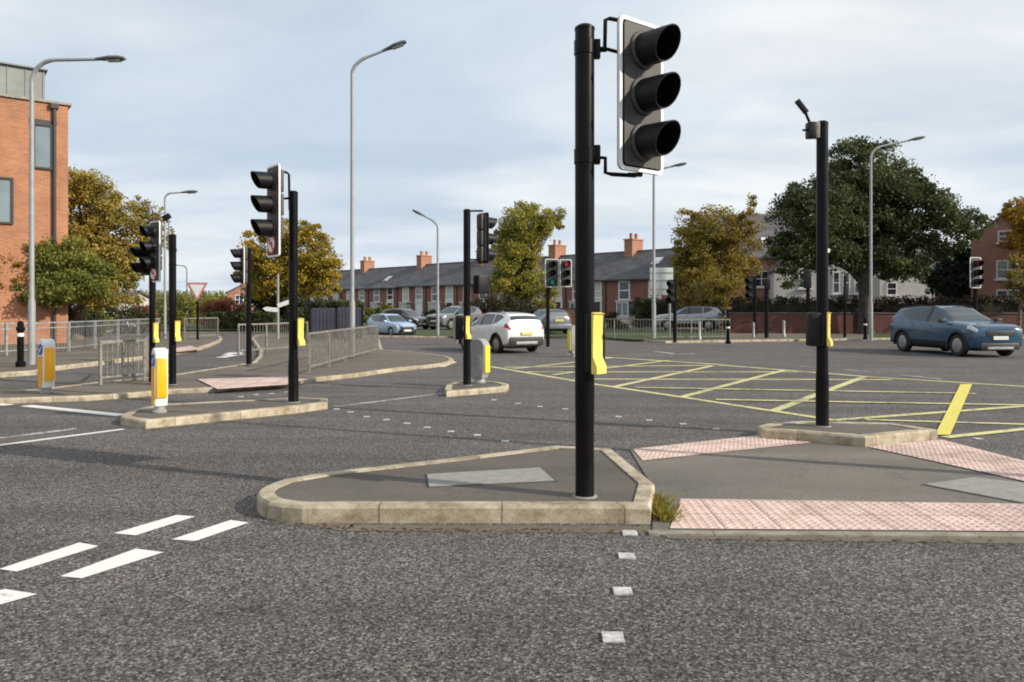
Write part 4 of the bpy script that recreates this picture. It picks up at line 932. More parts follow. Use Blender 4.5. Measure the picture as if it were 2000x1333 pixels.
# ------------------------------------------------------------------ buildings
def bwall(name, quads, m, parent):
    """brick faces: each quad (a, b, z0, z1) with UVs in metres; or polygon list [(point, (u, v))...]"""
    q = []
    for it in quads:
        if len(it) == 4 and isinstance(it[2], (int, float)):
            a, b, z0, z1 = it; a, b = Vector(a[:2]), Vector(b[:2]); l = (b - a).length
            q.append(([(a.x, a.y, z0), (b.x, b.y, z0), (b.x, b.y, z1), (a.x, a.y, z1)], [(0, z0), (l, z0), (l, z1), (0, z1)]))
        else: q.append(([p for p, _ in it], [u for _, u in it]))
    o = uvmesh(name, q, m); o.parent = parent; return o
def frame_axes(org, d):
    """local frame: x along the facade, y outward, origin at org"""
    d = Vector((d[0], d[1], 0)).normalized(); n = Vector((d.y, -d.x, 0)); return d, n
def window(par, x, z, w, h, y=0, fm=None, gm=None, sill=True, lintel=None, mull=1, trans=True, deep=.05, nm='window', fw=.075):
    """window in facade local coordinates: facade plane y=0, outward is -y"""
    fm = fm or M_framew; gm = gm or M_glassd; f = fw; mb = MB()
    mb.box((x, y - deep / 2, z + h - f / 2), (w, deep, f)); mb.box((x, y - deep / 2, z + f / 2), (w, deep, f))
    for s in (-1, 1): mb.box((x + s * (w - f) / 2, y - deep / 2, z + h / 2), (f, deep, h - 2 * f))
    for k in range(1, mull): mb.box((x - w / 2 + w * k / mull, y - deep / 2 + .004, z + h / 2), (f * .8, deep, h - 2 * f))
    if trans: mb.box((x, y - deep / 2 + .008, z + h * .5), (w - 2 * f, deep, f * .8))
    o = mb.build(nm, fm, par)
    MB().box((x, y - .012, z + h / 2), (w - 2 * f + .01, .02, h - 2 * f + .01)).build('pane', gm, o)
    if sill: MB().box((x, y - .07, z - .06), (w + .2, .14, .10)).build('sill', fm, o)
    if lintel: MB().box((x, y - .018, z + h + .09), (w + .25, .05, .17)).build('lintel', lintel, o)
    return o
# left building: orange brick block with a zinc plant storey
c = P(133, 32.0); dirv = (P(0, 30.55) - c).normalized()
rzL = math.atan2(-dirv.y, -dirv.x)
t = thing('brick_building', 'orange brick building with grey metal top storey at the left edge', 'building', (c.x, c.y, 0), rzL)
Hb = H(207, 32.0)
bwall('wall', [(( -16, 0), (0, 0), 0, Hb), ((0, 0), (0, 12), 0, Hb), ((0, 12), (-16, 12), 0, Hb), ((-16, 12), (-16, 0), 0, Hb)], M_brickO, t)
MB().box((-7.96, 6, Hb + .05), (16.16, 12.2, .10)).build('coping', M_galvd, t)
zc = MB(); hz_ = H(128, 31) - Hb - .1
zc.box((-8.6, 6.15, Hb + .1 + hz_ / 2), (15.6, 11.7, hz_)); cl = zc.build('metal_storey', M_zinc, t)
sb = MB()
for k in range(26): sb.box((-.86 - k * .62, .285, Hb + .1 + hz_ / 2), (.035, .03, hz_ - .02))
sb.box((-8.6, 6.1, Hb + .1 + hz_ + .03), (15.8, 11.9, .06)); sb.build('standing_seams', M_zinc, cl)
def wx_at(px):   # local x on the facade under a photo column
    k = (px - 1000) / FPX; s = (k * c.y - c.x) / (dirv.x - k * dirv.y); return -s
def zat(px, py):
    s = -wx_at(px); Z = c.y + dirv.y * s; return H(py, Z)
xa, xb = wx_at(64), wx_at(104); z0, z1 = zat(84, 331), zat(84, 243)
window(t, (xa + xb) / 2, z0, xb - xa, z1 - z0, fm=M_pipe, gm=M_glassb, sill=False, trans=False, deep=.10)
MB().box(((xa + xb) / 2, -.015, z1 + .09), (xb - xa + .25, .03, .17)).build('lintel', M_pipe, t)
xa, xb = wx_at(-40), wx_at(26); z0, z1 = zat(10, 438), zat(10, 347)
window(t, (xa + xb) / 2, z0, xb - xa, z1 - z0, fm=M_pipe, gm=M_glassb, sill=False, trans=False, mull=2, deep=.10)
for k in range(3): window(t, -3.2 - 2.4 * k, 1.0, 1.3, 1.6, fm=M_pipe, gm=M_glassb, sill=False, trans=False)
xd = wx_at(100); MB().cyl((xd + .1, -.09, 0), (xd + .1, -.09, Hb - .2), .07, n=10).build('downpipe', M_pipe, t, 40)
MB().box((xd + .1, -.10, Hb - .12), (.3, .2, .22), bev=.02).build('hopper', M_pipe, t)

# terrace of slate roofed brick houses
TR, TD = Vector((12.14, 67.8, 0)), Vector((-.70, .714, 0)).normalized()
tb = [-2.5, 4.7, 9.65, 14.6, 20.3, 26.0, 31.6, 37.3, 43.6, 50.0, 56.0, 62.0, 68.0]
tl = ['terraced house at the right end of the row behind the middle autumn tree', 'terraced house with a roof window, just right of the foreground pole', 'terraced house directly behind the foreground signal pole',
      'terraced house behind the twin white edged signal heads', 'terraced house mostly hidden behind the golden tree right of the little island', 'terraced house hidden by the left half of the golden tree behind the white car',
      'terraced house just left of the little island signal pole', 'terraced house with a roof window beneath the chimney left of the verge lamp', 'terraced house with paired white windows right of the tallest lamp',
      'terraced house behind the tallest lamp column', 'terraced house right of the round golden tree left of centre', 'terraced house hidden behind the round golden tree left of centre']
EAV, RDG, DEP = 4.15, 6.85, 8.0
for i, (a, b) in enumerate(zip(tb[:-1], tb[1:])):
    w = b - a; o = TR + TD * b; step = -.0 if i < 7 else -.12
    t = thing('terraced_house', tl[i], 'house', (o.x, o.y, 0), math.atan2(-TD.y, -TD.x), 'red brick terraced houses')
    E, Rg = EAV + step, RDG + step
    # facade on y=0 facing -y; x from 0 to w
    g = [((w, 0, 0), (0, 0)), ((w, DEP, 0), (DEP, 0)), ((w, DEP, E), (DEP, E)), ((w, DEP / 2, Rg - .12), (DEP / 2, Rg)), ((w, 0, E), (0, E))]
    g2 = [((0, DEP, 0), (0, 0)), ((0, 0, 0), (DEP, 0)), ((0, 0, E), (DEP, E)), ((0, DEP / 2, Rg - .12), (DEP / 2, Rg)), ((0, DEP, E), (0, E))]
    bwall('wall', [((0, 0), (w, 0), 0, E), g, ((w, DEP), (0, DEP), 0, E), g2], M_brickR, t)
    rf = MB(); th = .10
    for sy in (0, 1):
        y0, y1 = (-.25, DEP / 2) if sy == 0 else (DEP + .25, DEP / 2)
        rf.mesh([(0.005, y0, E - .12), (w - .005, y0, E - .12), (w - .005, y1, Rg), (.005, y1, Rg), (.005, y0, E - .12 + th), (w - .005, y0, E - .12 + th), (w - .005, y1, Rg + th), (.005, y1, Rg + th)],
                [(0, 1, 2, 3), (7, 6, 5, 4), (0, 4, 5, 1), (1, 5, 6, 2), (3, 7, 4, 0), (2, 6, 7, 3)])
    roof = rf.build('roof', M_slate, t)
    MB().tube([(0, DEP / 2, Rg + .09), (w, DEP / 2, Rg + .09)], .10, 8).build('ridge_tiles', M_tile, roof)
    MB().box((w / 2, -.30, E - .12), (w - .02, .10, .10)).build('gutter', M_pipe, t)
    MB().cyl((w - .18, -.06, 0), (w - .18, -.06, E - .2), .05, n=8).build('downpipe', M_pipe, t, 40)
    rr = random.Random(i + 3); cur = [M_glassd, M_curtain, M_glassb]
    n_w = 2
    for k in range(n_w):
        x = w * (.27 + .46 * k); window(t, x, 2.2, 1.3, 1.8, gm=cur[rr.randrange(3)], lintel=M_framew, fw=.13)
    # white bay and door
    bx = w * .30; bay = MB(); bay.prism([(bx - .95, 0.01), (bx - .65, -.6), (bx + .65, -.6), (bx + .95, 0.01)], 0.0, .75); bay.build('bay_base', M_brickR if i % 3 else M_rendw, t)
    by = MB()
    for xa_ in (-.62, 0, .62): by.box((bx + xa_, -.58, 1.35), (.09, .06, 1.2))
    by.box((bx, -.58, 1.99), (1.4, .08, .14)); by.box((bx, -.58, .80), (1.45, .10, .1)); bw = by.build('bay_window', M_framew, t)
    MB().prism([(bx - .80, -.01), (bx - .60, -.54), (bx + .60, -.54), (bx + .80, -.01)], .752, 1.95).build('pane', cur[rr.randrange(3)], bw)
    MB().prism([(bx - 1.05, 0), (bx - .72, -.72), (bx + .72, -.72), (bx + 1.05, 0)], 2.06, 2.22).build('bay_roof', M_rendw, t)
    dx = w * .74; d = MB(); d.box((dx, -.03, 1.05), (.95, .05, 2.1)); dd = d.build('door', [M_framew, M_signr, M_blue][i % 3] if i % 3 == 0 else M_pipe, t)
    fr = MB()
    for s in (-1, 1): fr.box((dx + s * .58, -.05, 1.2), (.18, .1, 2.4))
    fr.box((dx, -.05, 2.45), (1.4, .12, .18)); fr.build('door_surround', M_framew, t)
    if i in (0, 7): 
        MB().box((w * .35, DEP * .19, 0), (.8, 1.0, .10)).xf(Matrix.Translation((0, 0, E - .12 + th + .06 + (Rg - E + .12) * (DEP * .19 + .25) / (DEP / 2 + .25)))).build('roof_window', M_framew, roof) if False else None
        sl = math.atan2(Rg - E + .12, DEP / 2 + .25); yy = DEP * (.20 if i == 7 else .28); z = E - .12 + th + (yy + .25) * math.tan(sl)
        q_ = MB(); q_.box((0, 0, .03), (.85, 1.1, .08), bev=.01); q_.xf(Matrix.Translation((w * (.3 if i == 7 else .55), yy, z)) @ Matrix.Rotation(sl, 4, 'X')); q_.build('roof_window', M_framew, roof)
    if i in (1, 3, 5, 7, 9, 11):   # chimney on the left party wall shared with the next house... kept on this one
        pass
    if i in (0, 2, 4, 6, 8, 10):
        ch = []
        x, y = 0.0, DEP / 2; cw, cd = 1.7, .95; z0, z1 = Rg - .9, Rg + 1.15
        A = [(x - cd / 2, y - cw / 2), (x + cd / 2, y - cw / 2), (x + cd / 2, y + cw / 2), (x - cd / 2, y + cw / 2)]
        ch = bwall('chimney', [(A[k], A[(k + 1) % 4], z0, z1) for k in range(4)], M_chim, roof) if False else None
        o_ = uvmesh('chimney', [([(A[k][0], A[k][1], z0), (A[(k + 1) % 4][0], A[(k + 1) % 4][1], z0), (A[(k + 1) % 4][0], A[(k + 1) % 4][1], z1), (A[k][0], A[k][1], z1)], [(0, z0), (1, z0), (1, z1), (0, z1)]) for k in range(4)]
                    + [([(p[0], p[1], z1) for p in A], [(0, 0), (1, 0), (1, 1), (0, 1)])], M_chim); o_.parent = roof
        cp = MB(); cp.box((x, y, z1 + .06), (cd + .16, cw + .16, .12))
        for k in range(4): cp.lathe([(.16, 0), (.13, .45), (.16, .49), (.13, .54)], (x + (-.17 if k % 2 else .17), y - .6 + .4 * k, z1 + .12), 10)
        cp.build('chimney_pots', M_pot, roof, 40)

# generic gabled house
def gable_house(name, label, org, yaw, w, d, eav, rdg, wallm, roofm, wins, ridge='x', framem=None, chimney=False, verge=.2):
    """w along local x (facade on y=0 facing -y), d depth; ridge 'x' along the facade, 'y' gable to the front"""
    t = thing(name, label, 'house', org, R(yaw)); wl = []
    if ridge == 'y':
        f = [((0, 0, 0), (0, 0)), ((w, 0, 0), (w, 0)), ((w, 0, eav), (w, eav)), ((w / 2, 0, rdg), (w / 2, rdg)), ((0, 0, eav), (0, eav))]
        bk = [((w, d, 0), (0, 0)), ((0, d, 0), (w, 0)), ((0, d, eav), (w, eav)), ((w / 2, d, rdg), (w / 2, rdg)), ((w, d, eav), (0, eav))]
        bwall('wall', [f, bk, ((w, 0), (w, d), 0, eav), ((0, d), (0, 0), 0, eav)], wallm, t)
        sides = [[(-verge, eav - verge * (rdg - eav) / (w / 2)), (w / 2, rdg)], [(w + verge, eav - verge * (rdg - eav) / (w / 2)), (w / 2, rdg)]]; rf = MB()
        for (xa, za), (xb, zb) in sides:
            rf.mesh([(xa, -.15, za + .02), (xb, -.15, zb + .02), (xb, d + .15, zb + .02), (xa, d + .15, za + .02), (xa, -.15, za + .16), (xb, -.15, zb + .16), (xb, d + .15, zb + .16), (xa, d + .15, za + .16)],
                    [(0, 1, 2, 3), (7, 6, 5, 4), (0, 4, 5, 1), (3, 2, 6, 7), (0, 3, 7, 4)])
    else:
        g1 = [((w, 0, 0), (0, 0)), ((w, d, 0), (d, 0)), ((w, d, eav), (d, eav)), ((w, d / 2, rdg), (d / 2, rdg)), ((w, 0, eav), (0, eav))]
        g2 = [((0, d, 0), (0, 0)), ((0, 0, 0), (d, 0)), ((0, 0, eav), (d, eav)), ((0, d / 2, rdg), (d / 2, rdg)), ((0, d, eav), (0, eav))]
        bwall('wall', [((0, 0), (w, 0), 0, eav), g1, ((w, d), (0, d), 0, eav), g2], wallm, t); rf = MB(); sl = (rdg - eav) / (d / 2)
        for ya, yb in ((-verge, d / 2), (d + verge, d / 2)):
            za = eav - verge * sl
            rf.mesh([(-.15, ya, za + .02), (w + .15, ya, za + .02), (w + .15, yb, rdg + .02), (-.15, yb, rdg + .02), (-.15, ya, za + .16), (w + .15, ya, za + .16), (w + .15, yb, rdg + .16), (-.15, yb, rdg + .16)],
                    [(0, 1, 2, 3), (7, 6, 5, 4), (0, 4, 5, 1), (1, 5, 6, 2), (0, 3, 7, 4)])
    roof = rf.build('roof', roofm, t)
    for x, z, ww, hh in wins: window(t, x, z, ww, hh, fm=framem, mull=2 if ww > .9 else 1)
    if chimney:
        b = MB(); b.box((w * .3, d / 2, rdg + .5), (.7, .9, 1.6)); b.build('chimney', M_pot, roof)
    return t, roof
# house behind the middle autumn tree, its big purple roof facing us
o = P(1362, 62); t, rf = gable_house('brick_house', 'pinkish brick house with large purple roof behind the middle autumn tree', (o.x, o.y, 0), -8, 8.6, 9, 5.6, 9.4, M_brickP, M_tile, [(1.8, 3.2, 1.1, 1.3), (5.0, 3.2, 1.1, 1.3), (7.2, 3.2, .9, 1.3), (2.2, .8, 1.4, 1.4), (5.6, .8, 1.4, 1.4)])
q_ = MB(); q_.box((0, 0, .05), (.7, .9, .08), bev=.01); sl = math.atan2(3.8, 4.5); q_.xf(Matrix.Translation((5.6, 1.4, 5.6 + 1.4 * math.tan(sl) + .16)) @ Matrix.Rotation(sl, 4, 'X')); q_.build('roof_window', M_framew, rf)
o = P(1512, 58); gable_house('rendered_house', 'white rendered house half hidden behind the oak', (o.x, o.y, 0), -12, 7.4, 8, 4.4, 7.6, M_rendw, M_tile, [(4.4, 2.6, .5, 1.6), (5.1, 2.6, .5, 1.6), (5.9, 2.6, .5, 1.6), (2.2, 3.0, .9, 1.2), (3, .6, 1.3, 1.2), (6, .6, 1.3, 1.2)], 'y')
o = P(1712, 66); gable_house('rendered_house', 'cream rendered house seen under the right side of the oak crown', (o.x, o.y, 0), -14, 5.0, 8, 4.9, 7.4, M_rendw, M_tile, [(1.2, 2.6, .8, 1.1), (1.5, .6, 1.3, 1.2)], 'x')
# right hand brick house: gable to the road
Z_ = 47; o = P(1896, Z_); ap = H(330, Z_)
t, _ = gable_house('gabled_brick_house', 'red brick house with steep gable and white framed windows at the right edge', (o.x, o.y, 0), -34, 11.0, 10, H(466, Z_), 9.8, M_brickP, M_tile,
    [(1.9, H(546, Z_), 1.15, 1.1), (1.9, H(602, Z_), 1.15, 1.1), (4.6, H(546, Z_), 1.15, 1.1), (4.6, H(602, Z_), 1.15, 1.1), (1.9, H(476, Z_), 1.0, .7), (4.9, H(476, Z_), 1.1, 1.0), (8, H(546, Z_), 1.15, 1.1)], 'y', verge=.1)
o = P(1826, 50); gable_house('brick_house', 'lower brick house wing left of the steep gable', (o.x, o.y, 0), -30, 3.6, 7, H(540, 50), H(505, 50), M_brickP, M_tile, [(1.7, 2.0, 1.2, 1.1)], 'x')
# distant houses on the left
o = P(444, 95); gable_house('brick_house', 'small distant brick house left of the round golden tree', (o.x, o.y, 0), 20, 4.6, 7, H(572, 95), H(553, 95), M_brickP, M_slate, [(1.4, H(595, 95), 1.0, 1.2), (3.2, H(595, 95), 1.0, 1.2)], 'y')
o = P(132, 46); t, _ = gable_house('bungalow', 'pale bungalow with white windows behind the left trees', (o.x, o.y, 0), 4, 3.1, 5, 2.0, 2.5, M_rendw, M_tile, [(.8, .7, 1.1, 1.1), (2.4, .6, .6, 1.4)], 'x')

# walls and dark fence
def garden_wall(label, a, b, h, m, cap=True, th=.22, piers=()):
    a, b = Vector(a), Vector(b); d = b - a; L_ = d.length; t = thing('garden_wall', label, 'wall', a, math.atan2(d.y, d.x))
    bwall('wall', [((0, 0), (L_, 0), 0, h), ((L_, 0), (L_, th), 0, h), ((L_, th), (0, th), 0, h), ((0, th), (0, 0), 0, h)], m, t)
    if cap: MB().box((L_ / 2, th / 2, h + .035), (L_ + .04, th + .08, .07)).build('coping', M_tile, t)
    for f in piers: bwall('pier', [((f * L_ - .2, -.08), (f * L_ + .2, -.08), 0, h + .18), ((f * L_ + .2, -.08), (f * L_ + .2, th + .08), 0, h + .18), ((f * L_ - .2, th + .08), (f * L_ - .2, -.08), 0, h + .18)], m, t); MB().box((f * L_, th / 2, h + .22), (.5, .5, .08)).build('pier_cap', M_tile, t)
garden_wall('long low red brick wall on the far side below the hedge', P(1425, 44.5), P(2320, 42.0), 1.22, M_brickW, piers=(.30, .46, .7))
garden_wall('short orange brick garden wall beside the twin signal heads', P(1078, 52, .1), P(1150, 51, .1), 1.35, M_chim)
o = P(606, 36, .1); t = thing('panel_fence', 'dark navy panel fence behind the guard rail corner', 'fence', o, R(14))
for k in range(2):
    hh = (1.45, 1.5)[k]; pr = [(-.58, 0), (.58, 0), (.58, hh - .1), (.48, hh), (-.48, hh), (-.58, hh - .1)]
    b = MB(); n = 6; b.mesh([(k * 1.2 + .6 + x, 0, z) for x, z in pr] + [(k * 1.2 + .6 + x, .05, z) for x, z in pr], [tuple(range(n)), tuple(reversed(range(n, 2 * n)))] + [(i, n + i, n + (i + 1) % n, (i + 1) % n) for i in range(n)])
    for j in range(7): b.box((k * 1.2 + .6 - .5 + j * .167, -.012, hh / 2 - .02), (.012, .02, hh - .12))
    b.build('fence_panel', M_navy, t)
for k in range(3): MB().box((k * 1.2, .02, .8), (.05, .10, 1.6)).build('fence_post', M_black, t)

# ------------------------------------------------------------------ trees, hedges, shrubs
def leaves(name, centres, radii, n, size, m, parent, seed, fill=None, loc=None):
    """n small leaf faces: clumps at centres (k,3) with radii (k,3)"""
    g = np.random.default_rng(seed); k = len(centres); idx = g.integers(0, k, n)
    d = g.normal(size=(n, 3)); d /= np.linalg.norm(d, axis=1, keepdims=True); r = g.random(n) ** .55
    p = centres[idx] + d * r[:, None] * radii[idx]
    if fill is not None:                                    # looser leaves right through the crown
        fb = np.array(fill); vol = fb[:, 3] * fb[:, 4] * fb[:, 5]; k2 = int(n * .42); j = g.choice(len(fb), k2, p=vol / vol.sum())
        r2 = g.random(k2) ** .40 * g.uniform(.85, 1.1, k2); q = fb[j, :3] + d[:k2] * r2[:, None] * fb[j, 3:]
        w_ = np.sin(q[:, 0] * 1.9 + seed) * np.sin(q[:, 1] * 2.3 + 1) * np.sin(q[:, 2] * 2.6 + 2) + .35 * np.sin(q[:, 0] * 5.1) * np.sin(q[:, 2] * 4.7 + seed)
        p[:k2] = np.where((w_ > -.06)[:, None], q, p[:k2])
    a = g.normal(size=(n, 3)); a /= np.linalg.norm(a, axis=1, keepdims=True); b = np.cross(a, g.normal(size=(n, 3))); b /= np.linalg.norm(b, axis=1, keepdims=True) + 1e-9
    s = size * g.uniform(.6, 1.35, n)[:, None]
    v = np.stack([p - a * s * .5, p + b * s * .32, p + a * s * .5, p - b * s * .32], axis=1).reshape(-1, 3).astype(np.float32)
    me = bpy.data.meshes.new(name); me.vertices.add(4 * n); me.vertices.foreach_set('co', v.ravel())
    me.loops.add(4 * n); me.loops.foreach_set('vertex_index', np.arange(4 * n, dtype=np.int32)); me.polygons.add(n)
    me.polygons.foreach_set('loop_start', np.arange(0, 4 * n, 4, dtype=np.int32)); me.materials.append(m); me.update(calc_edges=True); me.validate()
    o = bpy.data.objects.new(name, me); C.objects.link(o)
    if parent: o.parent = parent
    if loc is not None: o.location = loc
    return o
def tree(name, label, base, blobs, m, seed, n=9000, size=.2, clumps=60, trunk=.25, bark=None, group='trees round the junction', fork=.4, cat='tree', crad=.16, shell=.35, lean=0):
    """blobs: (x, y, z, rx, ry, rz) crown ellipsoids relative to the base"""
    bark = bark or M_bark; t = thing(name, label, cat, base, 0, group); g = random.Random(seed); cs, rs = [], []
    vol = [b[3] * b[4] * b[5] for b in blobs]; tot = sum(vol)
    for b, vv in zip(blobs, vol):
        for _ in range(max(3, int(clumps * vv / tot))):
            while True:
                q = Vector((g.uniform(-1, 1), g.uniform(-1, 1), g.uniform(-1, 1)))
                if shell < q.length < 1: break
            c_ = (b[0] + q.x * b[3], b[1] + q.y * b[4], b[2] + q.z * b[5]); f = g.uniform(.6, 1.35)
            rr = crad * (b[3] + b[4] + b[5]) / 3 * f * 1.6; cs.append(c_); rs.append((rr * 1.15, rr * 1.15, rr * .75))
    cs_, rs_ = np.array(cs), np.array(rs)
    zt = min(b[2] - b[5] * .6 for b in blobs); top = max(b[2] for b in blobs); mb = MB()
    ft = max(.4, zt * .95); cx = sum(b[0] * v_ for b, v_ in zip(blobs, vol)) / tot; cy = sum(b[1] * v_ for b, v_ in zip(blobs, vol)) / tot
    mb.tube([(0, 0, -.05), (lean * .1, 0, .25), (cx * .12 + lean * .2, cy * .1, ft * .55), (cx * .3, cy * .3, ft), (cx * .8, cy * .8, top)], [trunk * 1.5, trunk * 1.08, trunk * .92, trunk * .8, trunk * .2], 12)
    for k in range(min(len(cs), 46)):
        e = Vector(cs[k * len(cs) // min(len(cs), 46)]); s0 = Vector((cx * .3, cy * .3, ft)) + (Vector((cx * .8, cy * .8, top)) - Vector((cx * .3, cy * .3, ft))) * g.uniform(-.05, .6)
        md = s0.lerp(e, .5) + Vector((g.uniform(-.2, .2), g.uniform(-.2, .2), g.uniform(0, .35))) * trunk * 3
        mb.tube([s0, s0.lerp(md, .5) + Vector((0, 0, trunk * .4)), md, e], [trunk * g.uniform(.28, .5), trunk * .26, trunk * .16, trunk * .05], 6)
        for _ in range(2):
            e2 = e + Vector((g.uniform(-1, 1) * rs[0][0], g.uniform(-1, 1) * rs[0][0], g.uniform(-.3, 1) * rs[0][0])); mb.tube([md.lerp(e, .4), md.lerp(e2, .7), e2], [trunk * .1, trunk * .06, trunk * .02], 5)
    mb.build('trunk', bark, t, 60)
    leaves('crown', cs_, rs_, n, size, m, t, seed, fill=blobs); return t
def px_blobs(base, Z, items, depth=.8):
    """crown ellipsoids from photo rows: (px, py, rx_px, ry_px)"""
    out = []
    for i, (px, py, rx, ry) in enumerate(items):
        k = Z / FPX; out.append(((px - 1000) * k - base.x, ((-1) ** i) * (.12 * i % .7) * rx * k, H(py, Z) - base.z, rx * k, rx * k * depth, ry * k))
    return out
def tpx(name, label, bpx, Z, items, m, seed, bh=.1, **kw):
    b = P(bpx, Z, bh); return tree(name, label, b, px_blobs(b, Z, items), m, seed, **kw)
tpx('oak_tree', 'big dark green oak spreading behind the detector pole', 1690, 43, [(1690, 330, 76, 62), (1595, 430, 92, 80), (1765, 400, 95, 76), (1835, 448, 68, 56), (1680, 430, 90, 70), (1545, 480, 48, 55), (1740, 500, 85, 48), (1620, 500, 62, 45), (1855, 430, 38, 32), (1555, 405, 42, 48), (1698, 302, 42, 32), (1545, 530, 42, 34), (1528, 495, 38, 46), (1640, 370, 60, 45), (1765, 365, 60, 48), (1868, 440, 34, 28), (1780, 520, 60, 35)],
    M_oak, 11, n=95000, size=.17, clumps=420, trunk=.40, crad=.17, shell=.2)
tpx('autumn_tree', 'middle autumn tree, yellow brown, left of the oak', 1405, 52, [(1400, 448, 66, 42), (1355, 520, 48, 52), (1440, 505, 52, 60), (1385, 565, 70, 38), (1345, 450, 34, 46), (1455, 445, 34, 34), (1338, 545, 32, 40), (1345, 480, 34, 44), (1390, 500, 60, 50)], M_brownl, 12, n=46000, size=.16, clumps=240, trunk=.26, bark=M_barkl, crad=.17)
tpx('autumn_tree', 'golden tree with a rounded top behind the little island pole', 1020, 60, [(1035, 440, 55, 42), (1010, 510, 50, 60), (1060, 430, 42, 30), (1000, 560, 44, 45), (985, 470, 26, 35), (1050, 570, 40, 40)], M_olive, 13, n=44000, size=.17, clumps=190, trunk=.3, crad=.18)
tpx('autumn_tree', 'round golden tree behind the left middle signal pole', 565, 52, [(600, 500, 65, 55), (520, 495, 55, 50), (560, 545, 85, 50), (630, 540, 38, 48), (490, 545, 32, 40), (590, 460, 48, 28)], M_gold, 14, n=44000, size=.165, clumps=220, trunk=.28, crad=.16)
tpx('dark_tree', 'dark green tree under the round golden tree', 520, 56, [(530, 590, 52, 42), (560, 605, 40, 32)], M_hedge, 24, n=7000, size=.22, clumps=50, trunk=.2, crad=.22)
tpx('autumn_tree', 'tall tan gold tree beside the orange brick building', 150, 36, [(165, 415, 82, 72), (232, 455, 62, 66), (150, 500, 95, 66), (210, 535, 78, 50), (115, 470, 52, 66), (180, 365, 62, 36), (280, 495, 36, 50), (270, 440, 36, 36), (130, 560, 80, 40), (215, 575, 70, 30)], M_tan, 15, n=62000, size=.13, clumps=330, trunk=.24, bark=M_barkl, crad=.17)
tpx('green_tree', 'yellow green tree in front of the tan gold tree at left', 118, 32, [(110, 515, 66, 60), (160, 545, 62, 45), (70, 545, 42, 42), (120, 570, 70, 26)], M_greeny, 16, n=34000, size=.12, clumps=150, trunk=.12, bark=M_barkl, crad=.2)
tpx('bare_tree', 'thinly leaved twiggy tree behind the tan gold tree', 300, 48, [(295, 425, 32, 32), (315, 470, 30, 35), (270, 410, 26, 26)], M_brownl, 17, n=1900, size=.16, clumps=60, trunk=.16, crad=.2)
tpx('orange_shrub', 'bright orange autumn shrub at the left edge', 12, 31, [(10, 510, 30, 26), (-10, 540, 40, 40), (30, 530, 22, 26)], M_orange, 18, n=9000, size=.12, clumps=50, trunk=.08, crad=.22, cat='shrub')
tpx('autumn_tree', 'orange gold tree before the steep gable at the right edge', 2025, 43, [(2005, 420, 48, 32), (2025, 470, 55, 50), (1985, 475, 28, 32), (2050, 430, 50, 50)], M_orange, 19, n=26000, size=.13, clumps=150, trunk=.16, bark=M_barkl, crad=.16)
tpx('autumn_tree', 'thin yellow brown tree before the gable windows at the right edge', 1990, 42, [(1985, 530, 32, 38), (2010, 560, 40, 42)], M_brownl, 27, n=3000, size=.15, clumps=50, trunk=.1, bark=M_barkl, crad=.17)
tpx('dark_tree', 'dark rounded tree between the oak and the gabled house', 1870, 48, [(1865, 500, 32, 42), (1850, 545, 45, 40), (1885, 545, 26, 40)], M_conif, 20, n=12000, size=.2, clumps=80, trunk=.2, crad=.2)
tpx('yellowing_tree', 'pointed yellowing tree top behind the purple roof', 1468, 76, [(1466, 430, 16, 30), (1466, 395, 9, 22), (1466, 460, 20, 30)], M_gold, 21, n=3500, size=.22, clumps=30, trunk=.14, crad=.3)
tpx('dark_tree', 'faint tree top just left of the oak crown', 1505, 80, [(1505, 440, 14, 30), (1510, 470, 20, 40)], M_olive, 22, n=2600, size=.25, clumps=26, trunk=.14, crad=.3)
def shrub(name, label, px, Z, w, h, m, seed, n=4000, size=.13, d=None, bh=.1, cat='shrub', group='shrubs and hedges'):
    b = P(px, Z, bh); t = thing(name, label, cat, b, 0, group); g = random.Random(seed); d = d or w * .6; k = max(8, int(w * h * 7)); cs, rs = [], []
    for _ in range(k):
        a, u = g.uniform(0, 6.28), math.sqrt(g.random()); z = g.uniform(.1, 1) ** .8 * h * (1 - .35 * u * u); f = g.uniform(.16, .3) * min(w, h) * .8
        cs.append((u * w * .46 * math.cos(a), u * d * .46 * math.sin(a), max(.08, z - f * .5))); rs.append((f, f, f * .8))
    st = MB()
    for j in range(6): c_ = cs[j * k // 6]; st.tube([(c_[0] * .2, c_[1] * .2, -.03), (c_[0] * .6, c_[1] * .6, c_[2] * .6), c_], [.03, .02, .006], 5)
    st.build('stems', M_bark, t, 60); leaves('foliage', np.array(cs), np.array(rs), n, size, m, t, seed); return t
def hedge(label, a, b, th, h, m, seed, n, size=.12, name='hedge', h2=None):
    a, b = Vector(a), Vector(b); d = b - a; L_ = d.length; t = thing(name, label, 'hedge', a, math.atan2(d.y, d.x), 'shrubs and hedges'); g = random.Random(seed); cs, rs = [], []; h2 = h2 or h
    k = int(L_ / .28)
    for i in range(k):
        for j in range(3):
            hh = h + (h2 - h) * i / k; z = hh * (.2 + .36 * j) + g.uniform(-.1, .1); f = g.uniform(.28, .42); cs.append((L_ * (i + g.random()) / k, g.uniform(.1, th - .1), min(z, hh - f * .4))); rs.append((f, th * .4, hh * .2))
    core = MB(); core.box((L_ / 2, th / 2, min(h, h2) * .45), (L_ - .3, th * .5, min(h, h2) * .86)); core.build('hedge_core', m, t)
    leaves('foliage', np.array(cs), np.array(rs), n, size, m, t, seed); return t
hedge('clipped dark hedge above the long brick wall', P(1430, 45.3), P(2320, 42.8), 1.2, 2.05, M_hedger, 31, 30000, .15)
